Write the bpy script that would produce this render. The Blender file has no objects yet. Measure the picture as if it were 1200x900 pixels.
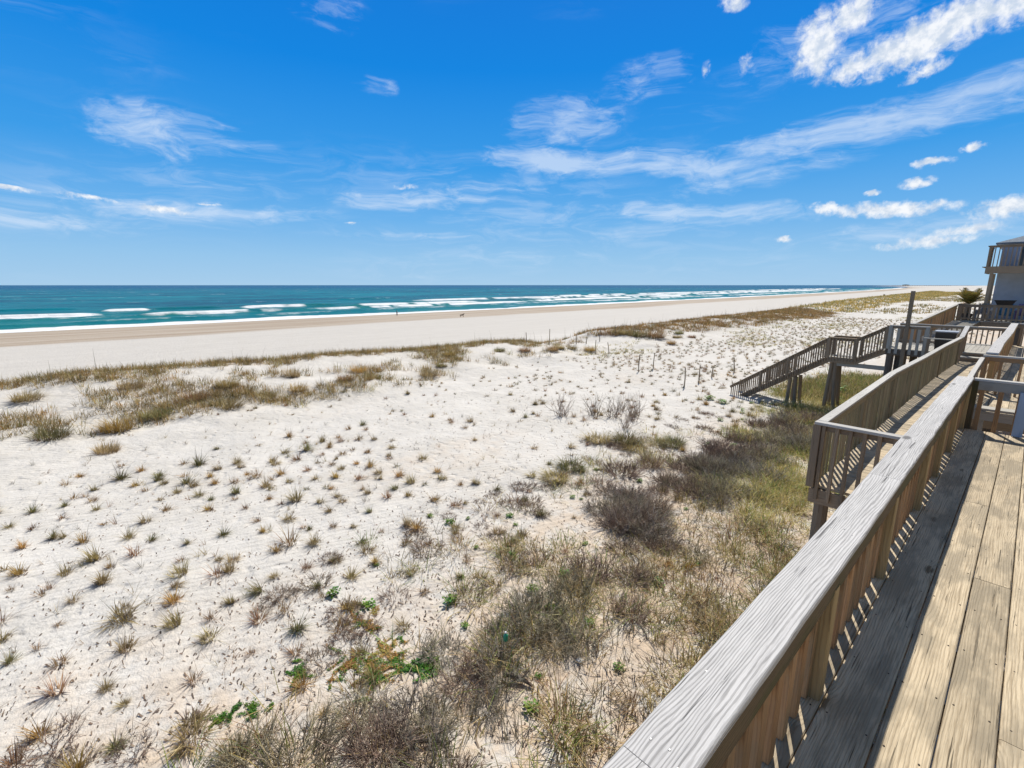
import bpy, math, random
import numpy as np
from mathutils import Vector

R = math.radians
rng = np.random.default_rng(7)
random.seed(11)
sc = bpy.context.scene
COL = sc.collection

# ------------------------------------------------------------------ camera, sky, sun, exposure
PSI = R(47.465)          # the railing runs along +Y, the camera looks this far to the left of it
TH = R(11.805)
cam_d = bpy.data.cameras.new('camera')
cam = bpy.data.objects.new('camera', cam_d)
COL.objects.link(cam)
cam.location = (0, 0, 0)
cam.rotation_euler = (math.pi / 2 - TH, 0, PSI)
cam_d.sensor_width = 36.0
cam_d.lens = 36.0 * 555.0 / 1200.0
cam_d.clip_start = 0.05
cam_d.clip_end = 60000
sc.camera = cam

SUN_AZ = R(-25)          # from +Y, negative = toward the sea
SUN_EL = R(50)
sund = bpy.data.lights.new('sun', 'SUN')
sund.energy = 4.9
sund.angle = R(0.53)
sund.color = (1.0, 0.945, 0.86)
sun = bpy.data.objects.new('sun', sund)
COL.objects.link(sun)
tosun = Vector((math.sin(SUN_AZ) * math.cos(SUN_EL), math.cos(SUN_AZ) * math.cos(SUN_EL), math.sin(SUN_EL)))
sun.rotation_euler = tosun.to_track_quat('Z', 'Y').to_euler()

sc.view_settings.view_transform = 'Standard'
sc.view_settings.look = 'None'
sc.view_settings.gamma = 1.0
sc.view_settings.use_curve_mapping = False
sc.view_settings.exposure = 0.17
sc.cycles.use_denoising = True
sc.cycles.max_bounces = 6
sc.cycles.transparent_max_bounces = 8


class NT:
    """small helper round a node tree"""
    def __init__(s, tree):
        s.t = tree
        s.n = tree.nodes
        s.l = tree.links

    def new(s, typ, **kw):
        n = s.n.new(typ)
        for k, v in kw.items():
            setattr(n, k, v)
        return n

    def put(s, sock, v):
        if v is None:
            return
        if isinstance(v, bpy.types.NodeSocket):
            s.l.new(v, sock)
        else:
            if sock.type == 'RGBA' and not hasattr(v, '__len__'):
                v = (v, v, v, 1)
            if sock.type == 'RGBA' and len(v) == 3:
                v = (*v, 1)
            sock.default_value = v

    def m(s, op, a, b=None, c=None, clamp=False):
        n = s.new('ShaderNodeMath', operation=op, use_clamp=clamp)
        s.put(n.inputs[0], a)
        s.put(n.inputs[1], b)
        s.put(n.inputs[2], c)
        return n.outputs[0]

    def vm(s, op, a, b=None):
        n = s.new('ShaderNodeVectorMath', operation=op)
        s.put(n.inputs[0], a)
        s.put(n.inputs[1], b)
        return n.outputs[0]

    def noise(s, vec, scale, detail=3.0, rough=0.55, dist=0.0, dim='3D', color=False):
        n = s.new('ShaderNodeTexNoise', noise_dimensions=dim)
        s.put(n.inputs['Vector'], vec)
        n.inputs['Scale'].default_value = scale
        n.inputs['Detail'].default_value = detail
        n.inputs['Roughness'].default_value = rough
        n.inputs['Distortion'].default_value = dist
        return n.outputs['Color' if color else 'Fac']

    def mapping(s, vec, scale=(1, 1, 1), loc=(0, 0, 0), rot=(0, 0, 0)):
        n = s.new('ShaderNodeMapping')
        s.put(n.inputs['Vector'], vec)
        n.inputs['Scale'].default_value = scale
        n.inputs['Location'].default_value = loc
        n.inputs['Rotation'].default_value = rot
        return n.outputs[0]

    def ramp(s, fac, stops):
        n = s.new('ShaderNodeValToRGB')
        cr = n.color_ramp
        while len(cr.elements) < len(stops):
            cr.elements.new(0.5)
        for e, (p, c) in zip(cr.elements, stops):
            e.position = p
            e.color = (c, c, c, 1) if not hasattr(c, '__len__') else (*c[:3], 1)
        s.put(n.inputs[0], fac)
        return n.outputs[0]

    def sstep(s, x, a, b):
        n = s.new('ShaderNodeMapRange', interpolation_type='SMOOTHSTEP')
        s.put(n.inputs[0], x)
        n.inputs[1].default_value = a
        n.inputs[2].default_value = b
        return n.outputs[0]

    def mix(s, fac, a, b, blend='MIX'):
        n = s.new('ShaderNodeMix', data_type='RGBA', blend_type=blend)
        s.put(n.inputs['Factor'], fac)
        s.put(n.inputs[6], a)
        s.put(n.inputs[7], b)
        return n.outputs[2]

    def attr(s, name):
        return s.new('ShaderNodeAttribute', attribute_name=name)

    def bump(s, h, strength, dist, normal=None):
        n = s.new('ShaderNodeBump')
        n.inputs['Strength'].default_value = strength
        n.inputs['Distance'].default_value = dist
        s.put(n.inputs['Height'], h)
        if normal is not None:
            s.put(n.inputs['Normal'], normal)
        return n.outputs[0]


# ---- world: clear sky plus clouds laid out by direction (azimuth east/west of +Y, elevation)
W = bpy.data.worlds.new('World')
sc.world = W
W.use_nodes = True
w = NT(W.node_tree)
w.n.clear()
sky = w.new('ShaderNodeTexSky', sky_type='NISHITA')
sky.sun_disc = False
sky.sun_elevation = SUN_EL
sky.sun_rotation = SUN_AZ
sky.altitude = 10
sky.air_density = 1.0
sky.dust_density = 0.35
sky.ozone_density = 1.0
dirv = w.new('ShaderNodeTexCoord').outputs['Generated']
sep = w.new('ShaderNodeSeparateXYZ')
w.put(sep.inputs[0], dirv)
X, Y, Z = sep.outputs
az = w.m('MULTIPLY', w.m('ARCTAN2', X, Y), 57.29578)           # degrees, 0 = +Y, negative = seaward
el = w.m('MULTIPLY', w.m('ARCSINE', Z), 57.29578)
hs = w.new('ShaderNodeHueSaturation')
hs.inputs['Saturation'].default_value = 1.22
hs.inputs['Value'].default_value = 1.0
w.put(hs.inputs['Color'], sky.outputs[0])
cb = w.new('ShaderNodeCombineXYZ')
w.put(cb.inputs[0], w.m('DIVIDE', X, w.m('ADD', w.m('ABSOLUTE', Z), 0.10)))
w.put(cb.inputs[1], w.m('DIVIDE', Y, w.m('ADD', w.m('ABSOLUTE', Z), 0.10)))
lay = cb.outputs[0]                                              # position on a flat cloud layer
cb2 = w.new('ShaderNodeCombineXYZ')
w.put(cb2.inputs[0], az)
w.put(cb2.inputs[1], el)
ae = cb2.outputs[0]
warp = w.noise(ae, 0.13, 2.5, 0.5, color=True)
warp = w.vm('MULTIPLY', w.vm('SUBTRACT', warp, (0.5, 0.5, 0.5)), (11, 1.9, 0))
aew = w.vm('ADD', ae, warp)
CLOUDS = []   # filled below: (az, el, half length, half height, tilt degrees, kind, strength)


def cloud_group(items, vec):
    acc = None
    for (a, e, la, lb, tilt, k) in items:
        mp = w.new('ShaderNodeMapping', vector_type='TEXTURE')
        w.put(mp.inputs['Vector'], vec)
        mp.inputs['Location'].default_value = (a, e, 0)
        mp.inputs['Rotation'].default_value = (0, 0, R(tilt))
        mp.inputs['Scale'].default_value = (la, lb, 1)
        ln = w.new('ShaderNodeVectorMath', operation='LENGTH')
        w.put(ln.inputs[0], mp.outputs[0])
        f = w.m('MULTIPLY', w.m('SUBTRACT', 1.0, ln.outputs['Value'], clamp=True), k)
        acc = f if acc is None else w.m('MAXIMUM', acc, f)
    return acc


#@@CLOUDLISTS
WISPS = [(-81, 13.6, 9, 2.6, -5, 1.35), (-41.0, 13.4, 13, 1.6, -2, 2.1), (-27, 12.2, 16, 1.7, -4, 1.8), (-33, 12.4, 20, 1.2, -3, 1.6), (-14, 13.8, 21, 2.3, 6, 1.7), (-22, 11.0, 13, 2.0, 10, 1.1),
         (-27, 7.6, 15, 1.3, -4, 1.6), (-42, 17.0, 7.5, 3.4, 5, 1.25), (-84, 7.0, 10, 1.3, -4, 1.3), (-75, 7.0, 10, 1.1, 2, 1.4),
         (-58, 9.0, 11, 1.4, 2, 1.5), (-50, 10.2, 8, .9, 3, .9), (-66.6, 25.4, 5, 2, 0, .8), (-62, 20, 2.5, 1.2, 0, .9), (-14, 21.5, 15, 3.4, 8, .75), (-33, 20.5, 6, 2.5, 10, .8),
         (-8, 4.6, 12, 1.6, 2, .9), (-90, 5.2, 16, 1.0, 0, .9), (-60, 5.5, 12, .7, 0, .7)]
PUFFS = [(-17.6, 20.8, 2.6, 3.3, 0, 1.3), (-15.3, 22.6, 2.6, 1.9, 20, 1.25), (-9.6, 19.7, 7.6, 2.1, 14, 1.5), (-14.6, 18.6, 2.6, 1.3, 10, 1.3), (-3.5, 20.8, 5, 2.1, 10, 1.4),
         (-9.4, 17.4, 2.3, .75, 16, 1.1), (-23.6, 20.6, 1.0, 1.3, -20, .6), (-27.2, 20.6, .6, 1.0, 0, .5), (-25.2, 25.3, 1.8, .9, 0, 1.0),
         (-5.4, 11.1, 1.1, .5, 8, 1.15), (-8.0, 10.3, 1.9, .55, 2, 1.2), (-8.7, 8.8, 1.6, .6, 5, 1.15), (-11.7, 8.3, 1.0, .35, 5, 1.0),
         (-10.5, 6.8, 6.2, .95, -2, 1.25), (-15.2, 7.3, 1.9, .7, -8, 1.1), (-2.6, 6.2, 3.2, 1.1, 6, 1.25), (-7.2, 3.8, 4.5, .8, 6, 1.0), (-4.6, 4.7, 3, .65, 4, 1.0),
         (-18.5, 4.5, 1.2, .5, 0, 1.05), (-82.3, 6.9, 3.4, .42, -6, .95), (-87.6, 7.4, 2.6, .35, -6, .85), (-92.5, 7.6, 2.4, .30, -4, .85), (-78.6, 7.7, 1.3, .2, 0, .7),
         (-65.1, 6.6, 1.4, .2, 0, .7), (-59.4, 10.6, 1.9, .42, 4, .6)]
fib = w.noise(w.mapping(aew, (0.13, 0.62, 1), rot=(0, 0, R(4))), 1.0, 8, 0.66, 0.7)
fib2 = w.noise(w.mapping(aew, (0.45, 1.5, 1), rot=(0, 0, R(6))), 1.0, 7, 0.62, 0.5)
wis = cloud_group(WISPS, aew)
fm_ = w.m('ADD', w.m('MULTIPLY', fib, 0.55), w.m('MULTIPLY', fib2, 0.45))
wis = w.m('MULTIPLY', w.sstep(w.m('ADD', wis, w.m('MULTIPLY', w.m('SUBTRACT', fm_, 0.50), 4.6)), 0.0, 1.9), w.sstep(wis, 0.0, 0.35))
cov = w.m('MULTIPLY', w.sstep(w.noise(w.mapping(ae, (0.020, 0.07, 1)), 1.0, 3, 0.5), 0.46, 0.72), w.sstep(fib, 0.42, 0.72))
wis = w.m('ADD', w.m('MULTIPLY', wis, 1.0), w.m('MULTIPLY', cov, 0.7), clamp=True)
pn = w.noise(ae, 0.95, 9, 0.62, 0.3)
warp2 = w.vm('MULTIPLY', w.vm('SUBTRACT', w.noise(ae, 0.5, 6, 0.65, color=True), (0.5, 0.5, 0.5)), (2.2, 1.5, 0))
pf = cloud_group(PUFFS, w.vm('ADD', ae, warp2))
pf = w.sstep(w.m('ADD', pf, w.m('MULTIPLY', w.m('SUBTRACT', pn, 0.5), 2.1)), 0.02, 1.0)
pf = w.m('MULTIPLY', pf, w.sstep(cloud_group(PUFFS, ae), 0.0, 0.25), clamp=True)
shade = w.noise(ae, 0.9, 6, 0.6)
cloudcol = w.mix(w.sstep(shade, 0.35, 0.62), (5.6, 6.4, 7.5), (8.8, 8.9, 9.0))
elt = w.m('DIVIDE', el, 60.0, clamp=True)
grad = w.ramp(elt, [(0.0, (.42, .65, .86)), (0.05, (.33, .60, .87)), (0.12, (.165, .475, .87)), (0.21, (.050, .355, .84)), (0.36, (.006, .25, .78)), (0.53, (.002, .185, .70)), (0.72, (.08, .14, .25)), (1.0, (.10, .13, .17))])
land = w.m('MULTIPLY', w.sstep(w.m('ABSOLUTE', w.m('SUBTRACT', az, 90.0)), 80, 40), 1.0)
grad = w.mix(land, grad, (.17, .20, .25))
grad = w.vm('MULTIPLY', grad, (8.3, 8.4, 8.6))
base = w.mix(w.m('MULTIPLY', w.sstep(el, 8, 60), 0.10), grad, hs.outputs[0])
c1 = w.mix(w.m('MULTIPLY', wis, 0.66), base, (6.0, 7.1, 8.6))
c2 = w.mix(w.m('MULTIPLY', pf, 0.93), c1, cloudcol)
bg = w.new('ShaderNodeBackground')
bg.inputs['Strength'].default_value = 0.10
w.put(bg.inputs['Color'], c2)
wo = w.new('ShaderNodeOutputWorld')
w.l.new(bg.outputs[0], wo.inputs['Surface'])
try:
    W.cycles.sampling_method = 'MANUAL'
    W.cycles.sample_map_resolution = 512
except Exception:
    pass


# ------------------------------------------------------------------ numpy noise and the lie of the land
def _h(ix, iy, s):
    n = (ix.astype(np.int64) * 374761393 + iy.astype(np.int64) * 668265263 + s * 1442695041) & 0xFFFFFFFF
    n = ((n ^ (n >> 13)) * 1274126177) & 0xFFFFFFFF
    return ((n ^ (n >> 16)) & 0xFFFFFF) / float(0xFFFFFF)


def vnoise(x, y, s=0):
    x = np.asarray(x, float); y = np.asarray(y, float)
    ix = np.floor(x); iy = np.floor(y)
    fx = x - ix; fy = y - iy
    fx = fx * fx * (3 - 2 * fx); fy = fy * fy * (3 - 2 * fy)
    a = _h(ix, iy, s); b = _h(ix + 1, iy, s); c = _h(ix, iy + 1, s); d = _h(ix + 1, iy + 1, s)
    return (a * (1 - fx) + b * fx) * (1 - fy) + (c * (1 - fx) + d * fx) * fy


def fbm(x, y, s=0, o=4, g=0.5):
    t = 0; amp = 1; tot = 0
    for i in range(o):
        t = t + amp * vnoise(x * 2 ** i + 17.3 * i, y * 2 ** i - 9.1 * i, s + i)
        tot += amp; amp *= g
    return t / tot * 2 - 1


def ss(x, a, b):
    t = np.clip((x - a) / (b - a), 0, 1)
    return t * t * (3 - 2 * t)


def crest_x(y):
    return np.interp(y, [-60, -3, 30, 90, 194, 575, 2000, 6000], [-33, -32, -31, -31, -41, -60, -120, -300])


def crest_z(y):
    return np.interp(y, [-60, -3, 0, 3.5, 7.6, 13, 19.5, 26, 30, 33, 37, 41, 47, 59, 72, 100, 200, 2000],
                     [-4.9, -4.55, -4.42, -4.45, -4.62, -4.6, -4.85, -4.8, -5.0, -5.55, -5.4, -4.75, -4.72, -4.66, -4.5, -4.6, -4.7, -4.7])


def shore_x(y):
    return -137.0 - 0.038 * y - 0.000022 * np.maximum(y, 0) ** 2


SEA = -9.4


def ground(x, y):
    x = np.asarray(x, float); y = np.asarray(y, float)
    cx = crest_x(y); cz = crest_z(y)
    field = -5.55 + 0.16 * fbm(x * .11, y * .09, 3) + 0.035 * fbm(x * .9, y * .9, 5, 3) + 0.010 * fbm(x * 3.1, y * 3.1, 8, 2)
    field = field + 0.22 * np.exp(-((x + 25.5 + 1.5 * np.sin(y * .3)) / 2.6) ** 2) * ss(-y, -20, -8)
    field = field + 0.46 * fbm(x * .33, y * .26, 15, 3) * np.exp(-((x + 26) / 5.5) ** 2)
    field = field + 0.10 * ss(x, -7, -4)
    d = x - cx
    rise = np.where(d > 0, np.exp(-(d / 5.2) ** 2), 1.0)
    inner = field * (1 - rise) + (cz + 0.13 * fbm(x * .45, y * .35, 21, 3) - 0.08) * rise
    # seaward face and the beach
    sx = shore_x(y)
    beach_in = -7.6 + (cx - 8 - x) * 0.012
    off = sx - x
    t = np.clip((cx - 8 - x) / np.maximum(cx - 8 - sx, 1), 0, 1)
    beach = -7.6 + (-9.35 + 7.6) * t ** 1.0
    beach = np.where(off > 0, -9.35 - off * 0.03, beach) + 0.03 * fbm(x * .25, y * .12, 31, 3) * ss(-off, 3, 20)
    beach = np.maximum(beach, -14.0)
    k = ss(-d, 0.3, 7.5)
    out = (cz - 0.05 + 0.12 * fbm(x * .45, y * .35, 21, 3)) * (1 - k) + beach * k
    return np.where(d > 0, inner, out)


# ------------------------------------------------------------------ mesh helpers
def tag(o, label=None, cat=None, group=None, kind=None):
    if label: o['label'] = label
    if cat: o['category'] = cat
    if group: o['group'] = group
    if kind: o['kind'] = kind
    return o


def empty(name, loc, label, cat, group=None, kind=None, rz=0):
    o = bpy.data.objects.new(name, None)
    o.location = loc
    o.rotation_euler = (0, 0, rz)
    o.empty_display_size = 0.2
    COL.objects.link(o)
    return tag(o, label, cat, group, kind)


def link(name, me, parent=None, loc=(0, 0, 0), rot=(0, 0, 0), scale=(1, 1, 1)):
    o = bpy.data.objects.new(name, me)
    COL.objects.link(o)
    if parent is not None:
        o.parent = parent
    o.location = loc
    o.rotation_euler = rot
    o.scale = scale
    return o


def np_mesh(name, V, F, mat, cols=None, smooth=False, attrs=None):
    """V (n,3), F (m,4) quads or (m,3) tris, cols (n,3) vertex colours"""
    me = bpy.data.meshes.new(name)
    V = np.asarray(V, np.float32); F = np.asarray(F, np.int32)
    k = F.shape[1]
    me.vertices.add(len(V)); me.vertices.foreach_set('co', V.ravel())
    me.loops.add(F.size); me.loops.foreach_set('vertex_index', F.ravel())
    me.polygons.add(len(F))
    me.polygons.foreach_set('loop_start', np.arange(0, F.size, k, dtype=np.int32))
    me.polygons.foreach_set('loop_total', np.full(len(F), k, np.int32))
    if smooth:
        me.polygons.foreach_set('use_smooth', np.ones(len(F), bool))
    me.update(calc_edges=True)
    if cols is not None:
        a = me.color_attributes.new('col', 'FLOAT_COLOR', 'POINT')
        c4 = np.ones((len(V), 4), np.float32); c4[:, :3] = cols
        a.data.foreach_set('color', c4.ravel())
    for nm, arr in (attrs or {}).items():
        a = me.attributes.new(nm, 'FLOAT', 'POINT')
        a.data.foreach_set('value', np.asarray(arr, np.float32).ravel())
    me.materials.append(mat)
    return me


class MB:
    """collects timber boards into one mesh; every board carries its own solid-texture coordinates"""
    def __init__(s):
        s.v = []; s.f = []; s.wc = []; s.sd = []; s.mi = []

    def board(s, p0, p1, wd, th, up=(0, 0, 1), ch=0.003, segs=1, wob=0.0, seed=None, mi=0, grow=None):
        p0 = Vector(p0); p1 = Vector(p1); up = Vector(up)
        ax = p1 - p0; L = ax.length; ax.normalize()
        side = ax.cross(up)
        if side.length < 1e-6:
            side = ax.cross(Vector((0, 1, 0)))
        side.normalize(); nn = side.cross(ax).normalized()
        a, b = wd / 2, th / 2
        if ch > 0:
            c = min(ch, a * .4, b * .4)
            sec = [(-a + c, -b), (a - c, -b), (a, -b + c), (a, b - c), (a - c, b), (-a + c, b), (-a, b - c), (-a, -b + c)]
        else:
            sec = [(-a, -b), (a, -b), (a, b), (-a, b)]
        k = len(sec); base = len(s.v)
        off = Vector((random.uniform(-40, 40), random.uniform(-40, 40), random.uniform(-40, 40)))
        sd = random.random() if seed is None else seed
        for i in range(segs + 1):
            t = i / segs
            dx = random.uniform(-wob, wob) if 0 < i < segs else 0
            dz = random.uniform(-wob, wob) * .6 if 0 < i < segs else 0
            g = 1 if grow is None else 1 + (grow - 1) * t
            c0 = p0 + ax * L * t + side * dx + nn * dz
            for (u, v) in sec:
                s.v.append(c0 + side * u * g + nn * v * g)
                s.wc.append((u + off.x, v + off.y, L * t + off.z)); s.sd.append(sd)
        for i in range(segs):
            for j in range(k):
                j2 = (j + 1) % k
                s.f.append((base + i * k + j, base + i * k + j2, base + (i + 1) * k + j2, base + (i + 1) * k + j)); s.mi.append(mi)
        s.f.append(tuple(base + j for j in reversed(range(k)))); s.mi.append(mi)
        s.f.append(tuple(base + segs * k + j for j in range(k))); s.mi.append(mi)
        return s

    def rod(s, p0, p1, r0, r1=None, n=8, segs=1, bend=0.0, rough=0.0, mi=0):
        r1 = r0 if r1 is None else r1
        p0 = Vector(p0); p1 = Vector(p1); ax = (p1 - p0); L = ax.length; ax.normalize()
        q = ax.orthogonal().normalized(); q2 = ax.cross(q)
        base = len(s.v); sd = random.random()
        off = [random.uniform(-40, 40) for _ in range(3)]
        bd = q * random.uniform(-bend, bend) + q2 * random.uniform(-bend, bend)
        for i in range(segs + 1):
            t = i / segs; r = r0 + (r1 - r0) * t
            c = p0 + ax * L * t + bd * math.sin(math.pi * t)
            for j in range(n):
                a = 2 * math.pi * j / n
                rr = r * (1 + random.uniform(-rough, rough))
                s.v.append(c + (q * math.cos(a) + q2 * math.sin(a)) * rr)
                s.wc.append((r * math.cos(a) + off[0], r * math.sin(a) + off[1], L * t + off[2])); s.sd.append(sd)
        for i in range(segs):
            for j in range(n):
                j2 = (j + 1) % n
                s.f.append((base + i * n + j, base + i * n + j2, base + (i + 1) * n + j2, base + (i + 1) * n + j)); s.mi.append(mi)
        s.f.append(tuple(base + j for j in reversed(range(n)))); s.mi.append(mi)
        s.f.append(tuple(base + segs * n + j for j in range(n))); s.mi.append(mi)
        return s

    def lathe(s, c, prof, n=16, mi=0):
        base = len(s.v); sd = random.random()
        for (r, z) in prof:
            for j in range(n):
                a = 2 * math.pi * j / n
                s.v.append(Vector((c[0] + r * math.cos(a), c[1] + r * math.sin(a), c[2] + z)))
                s.wc.append((r * math.cos(a), r * math.sin(a), z)); s.sd.append(sd)
        m = len(prof)
        for i in range(m - 1):
            for j in range(n):
                j2 = (j + 1) % n
                s.f.append((base + i * n + j, base + i * n + j2, base + (i + 1) * n + j2, base + (i + 1) * n + j)); s.mi.append(mi)
        s.f.append(tuple(base + j for j in reversed(range(n)))); s.mi.append(mi)
        s.f.append(tuple(base + (m - 1) * n + j for j in range(n))); s.mi.append(mi)
        return s

    def poly(s, pts, faces, mi=0):
        base = len(s.v); sd = random.random()
        for p in pts:
            s.v.append(Vector(p)); s.wc.append(tuple(p)); s.sd.append(sd)
        for f in faces:
            s.f.append(tuple(base + i for i in f)); s.mi.append(mi)
        return s

    def mesh(s, name, mats, origin=(0, 0, 0), smooth=False):
        me = bpy.data.meshes.new(name)
        o = Vector(origin)
        me.from_pydata([tuple(v - o) for v in s.v], [], s.f)
        a = me.attributes.new('wc', 'FLOAT_VECTOR', 'POINT')
        a.data.foreach_set('vector', np.array(s.wc, np.float32).ravel())
        a = me.attributes.new('seed', 'FLOAT', 'POINT')
        a.data.foreach_set('value', np.array(s.sd, np.float32))
        mats = mats if isinstance(mats, (list, tuple)) else [mats]
        for m_ in mats: me.materials.append(m_)
        if len(mats) > 1: me.polygons.foreach_set('material_index', np.array(s.mi, np.int32))
        if smooth: me.polygons.foreach_set('use_smooth', np.ones(len(s.f), bool))
        me.update()
        return me

    def build(s, name, mats, parent=None, smooth=False, origin=None):
        """parent: meshes are written in world metres and stored relative to the parent's empty"""
        if parent is not None:
            return link(name, s.mesh(name, mats, parent.matrix_basis.translation, smooth), parent)
        o = origin if origin is not None else s.v[0]
        return link(name, s.mesh(name, mats, o, smooth), None, loc=o)


# ------------------------------------------------------------------ materials
def mat_new(name):
    m = bpy.data.materials.new(name)
    m.use_nodes = True
    t = NT(m.node_tree)
    t.n.clear()
    out = t.new('ShaderNodeOutputMaterial')
    p = t.new('ShaderNodeBsdfPrincipled')
    t.l.new(p.outputs[0], out.inputs['Surface'])
    return m, t, p, out


def wood(name, light, dark, ring=0.5, fibre=0.4, var=0.25, stain=None, stain_amt=0.0, rings=26, scl=1.0, bump=0.5, knots=0.5, rough=0.8, spec=0.25, across=55.0):
    m, t, p, out = mat_new(name)
    wc = t.attr('wc').outputs['Vector']
    sd = t.attr('seed').outputs['Fac']
    oi = t.new('ShaderNodeObjectInfo').outputs['Random']
    v = t.vm('ADD', wc, t.vm('MULTIPLY', (1.0, 1.0, 1.0), None)) if False else wc
    cb_ = t.new('ShaderNodeCombineXYZ')
    for i in range(3):
        t.put(cb_.inputs[i], t.m('MULTIPLY', oi, 17.0 + 9 * i))
    v = t.vm('ADD', wc, cb_.outputs[0])
    vs = t.mapping(v, (7.5 * scl, 7.5 * scl, 0.62 * scl))
    vor = t.new('ShaderNodeTexVoronoi', feature='F1')
    t.put(vor.inputs['Vector'], t.mapping(v, (4.0 * scl, 1.0 * scl, 1.5 * scl)))
    vor.inputs['Scale'].default_value = 1.0
    kd = vor.outputs['Distance']
    kn = t.m('POWER', 2.718, t.m('MULTIPLY', t.m('MULTIPLY', kd, kd), -38.0))
    n1 = t.noise(vs, 1.0, 2.5, 0.5)
    sx = t.new('ShaderNodeSeparateXYZ'); t.put(sx.inputs[0], v)
    field = t.m('ADD', t.m('MULTIPLY', n1, float(rings)), t.m('MULTIPLY', kn, 3.2 * knots))
    field = t.m('ADD', field, t.m('MULTIPLY', t.m('ADD', sx.outputs[0], sx.outputs[1]), across))
    field = t.m('ADD', field, t.m('MULTIPLY', t.noise(t.mapping(v, (40, 40, 6)), 1.0, 3, 0.6), 0.9))
    r = t.m('SINE', t.m('MULTIPLY', field, 6.2832))
    r = t.sstep(r, -0.1, 0.95)
    fine = t.noise(t.mapping(v, (210, 210, 5.0)), 1.0, 3, 0.65)
    mid = t.noise(t.mapping(v, (60, 60, 2.2)), 1.0, 3, 0.6)
    f = t.m('ADD', t.m('MULTIPLY', r, ring), t.m('MULTIPLY', t.m('SUBTRACT', fine, 0.42), fibre * 1.6))
    f = t.m('ADD', f, t.m('MULTIPLY', t.m('SUBTRACT', mid, 0.5), fibre * 1.4))
    f = t.m('ADD', f, t.m('MULTIPLY', t.sstep(kn, 0.55, 0.95), 0.8 * knots), clamp=True)
    c = t.mix(f, light, dark)
    crack = t.sstep(t.noise(t.mapping(v, (60, 60, 1.3)), 1.0, 3, 0.55), 0.65, 0.69)
    c = t.mix(t.m('MULTIPLY', crack, 0.75), c, tuple(x * 0.25 for x in dark))
    blot = t.noise(t.mapping(v, (5, 5, 1.6)), 1.0, 4, 0.6)
    if stain is not None:
        c = t.mix(t.m('MULTIPLY', t.sstep(blot, 0.42, 0.62), stain_amt), c, stain)
    val = t.m('ADD', 1 - var / 2, t.m('MULTIPLY', t.m('FRACT', t.m('ADD', sd, t.m('MULTIPLY', oi, 3.7))), var))
    val = t.m('MULTIPLY', val, t.m('ADD', 0.86, t.m('MULTIPLY', blot, 0.28)))
    h = t.new('ShaderNodeHueSaturation')
    t.put(h.inputs['Value'], val)
    t.put(h.inputs['Color'], c)
    t.put(p.inputs['Base Color'], h.outputs[0])
    p.inputs['Roughness'].default_value = rough
    p.inputs['Specular IOR Level'].default_value = spec
    hgt = t.m('SUBTRACT', t.m('SUBTRACT', t.m('MULTIPLY', fine, 0.5), t.m('MULTIPLY', r, 0.5)), t.m('MULTIPLY', crack, 1.5))
    t.put(p.inputs['Normal'], t.bump(hgt, bump, 0.003))
    return m


def plain(name, col, rough=0.6, spec=0.4, metal=0.0, vary=0.15, scale=8.0, dark=None):
    m, t, p, out = mat_new(name)
    tc = t.new('ShaderNodeTexCoord').outputs['Object']
    n = t.noise(tc, scale, 5, 0.6)
    c2 = dark if dark is not None else tuple(x * (1 - vary * 2) for x in col)
    t.put(p.inputs['Base Color'], t.mix(t.sstep(n, 0.35, 0.7), col, c2))
    p.inputs['Roughness'].default_value = rough
    p.inputs['Specular IOR Level'].default_value = spec
    p.inputs['Metallic'].default_value = metal
    t.put(p.inputs['Normal'], t.bump(n, 0.2, 0.01))
    return m


def plant_mat(name, trans=0.25, rough=0.75):
    m, t, p, out = mat_new(name)
    c = t.attr('col').outputs['Color']
    oi = t.new('ShaderNodeObjectInfo').outputs['Random']
    h = t.new('ShaderNodeHueSaturation')
    t.put(h.inputs['Color'], c)
    t.put(h.inputs['Value'], t.m('ADD', 0.82, t.m('MULTIPLY', oi, 0.36)))
    t.put(h.inputs['Hue'], t.m('ADD', 0.488, t.m('MULTIPLY', t.m('FRACT', t.m('MULTIPLY', oi, 7.13)), 0.024)))
    t.put(p.inputs['Base Color'], h.outputs[0])
    p.inputs['Roughness'].default_value = rough
    p.inputs['Specular IOR Level'].default_value = 0.25
    tr = t.new('ShaderNodeBsdfTranslucent')
    t.put(tr.inputs['Color'], h.outputs[0])
    mx = t.new('ShaderNodeMixShader')
    mx.inputs[0].default_value = trans
    t.l.new(p.outputs[0], mx.inputs[1]); t.l.new(tr.outputs[0], mx.inputs[2])
    t.l.new(mx.outputs[0], out.inputs['Surface'])
    return m


M = {}
M['cap'] = wood('weathered_pale_wood', (.58, .565, .545), (.17, .165, .16), ring=0.46, fibre=0.6, var=0.12, rings=10, scl=0.8, bump=0.6, knots=1.2, across=66.0)
M['cap_far'] = wood('weathered_cap_wood', (.52, .50, .46), (.30, .28, .25), ring=0.4, fibre=0.4, var=0.18, rings=9, bump=0.4, knots=0.4)
M['deck'] = wood('bleached_deck_wood', (.66, .545, .375), (.20, .14, .075), ring=0.26, fibre=0.95, var=0.30, rings=6, scl=0.8, bump=0.9, knots=1.0, stain=(.28, .235, .165), stain_amt=0.75, across=62.0)
M['deck_dark'] = wood('dark_deck_wood', (.19, .185, .155), (.085, .082, .066), ring=0.35, fibre=0.5, var=0.12, rings=12, bump=0.7, knots=0.5, stain=(.12, .12, .075), stain_amt=0.4)
M['baluster'] = wood('brown_baluster_wood', (.47, .275, .135), (.25, .135, .065), ring=0.4, fibre=0.5, var=0.45, rings=8, bump=0.5, knots=0.2, stain=(.26, .20, .12), stain_amt=0.6)
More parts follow.
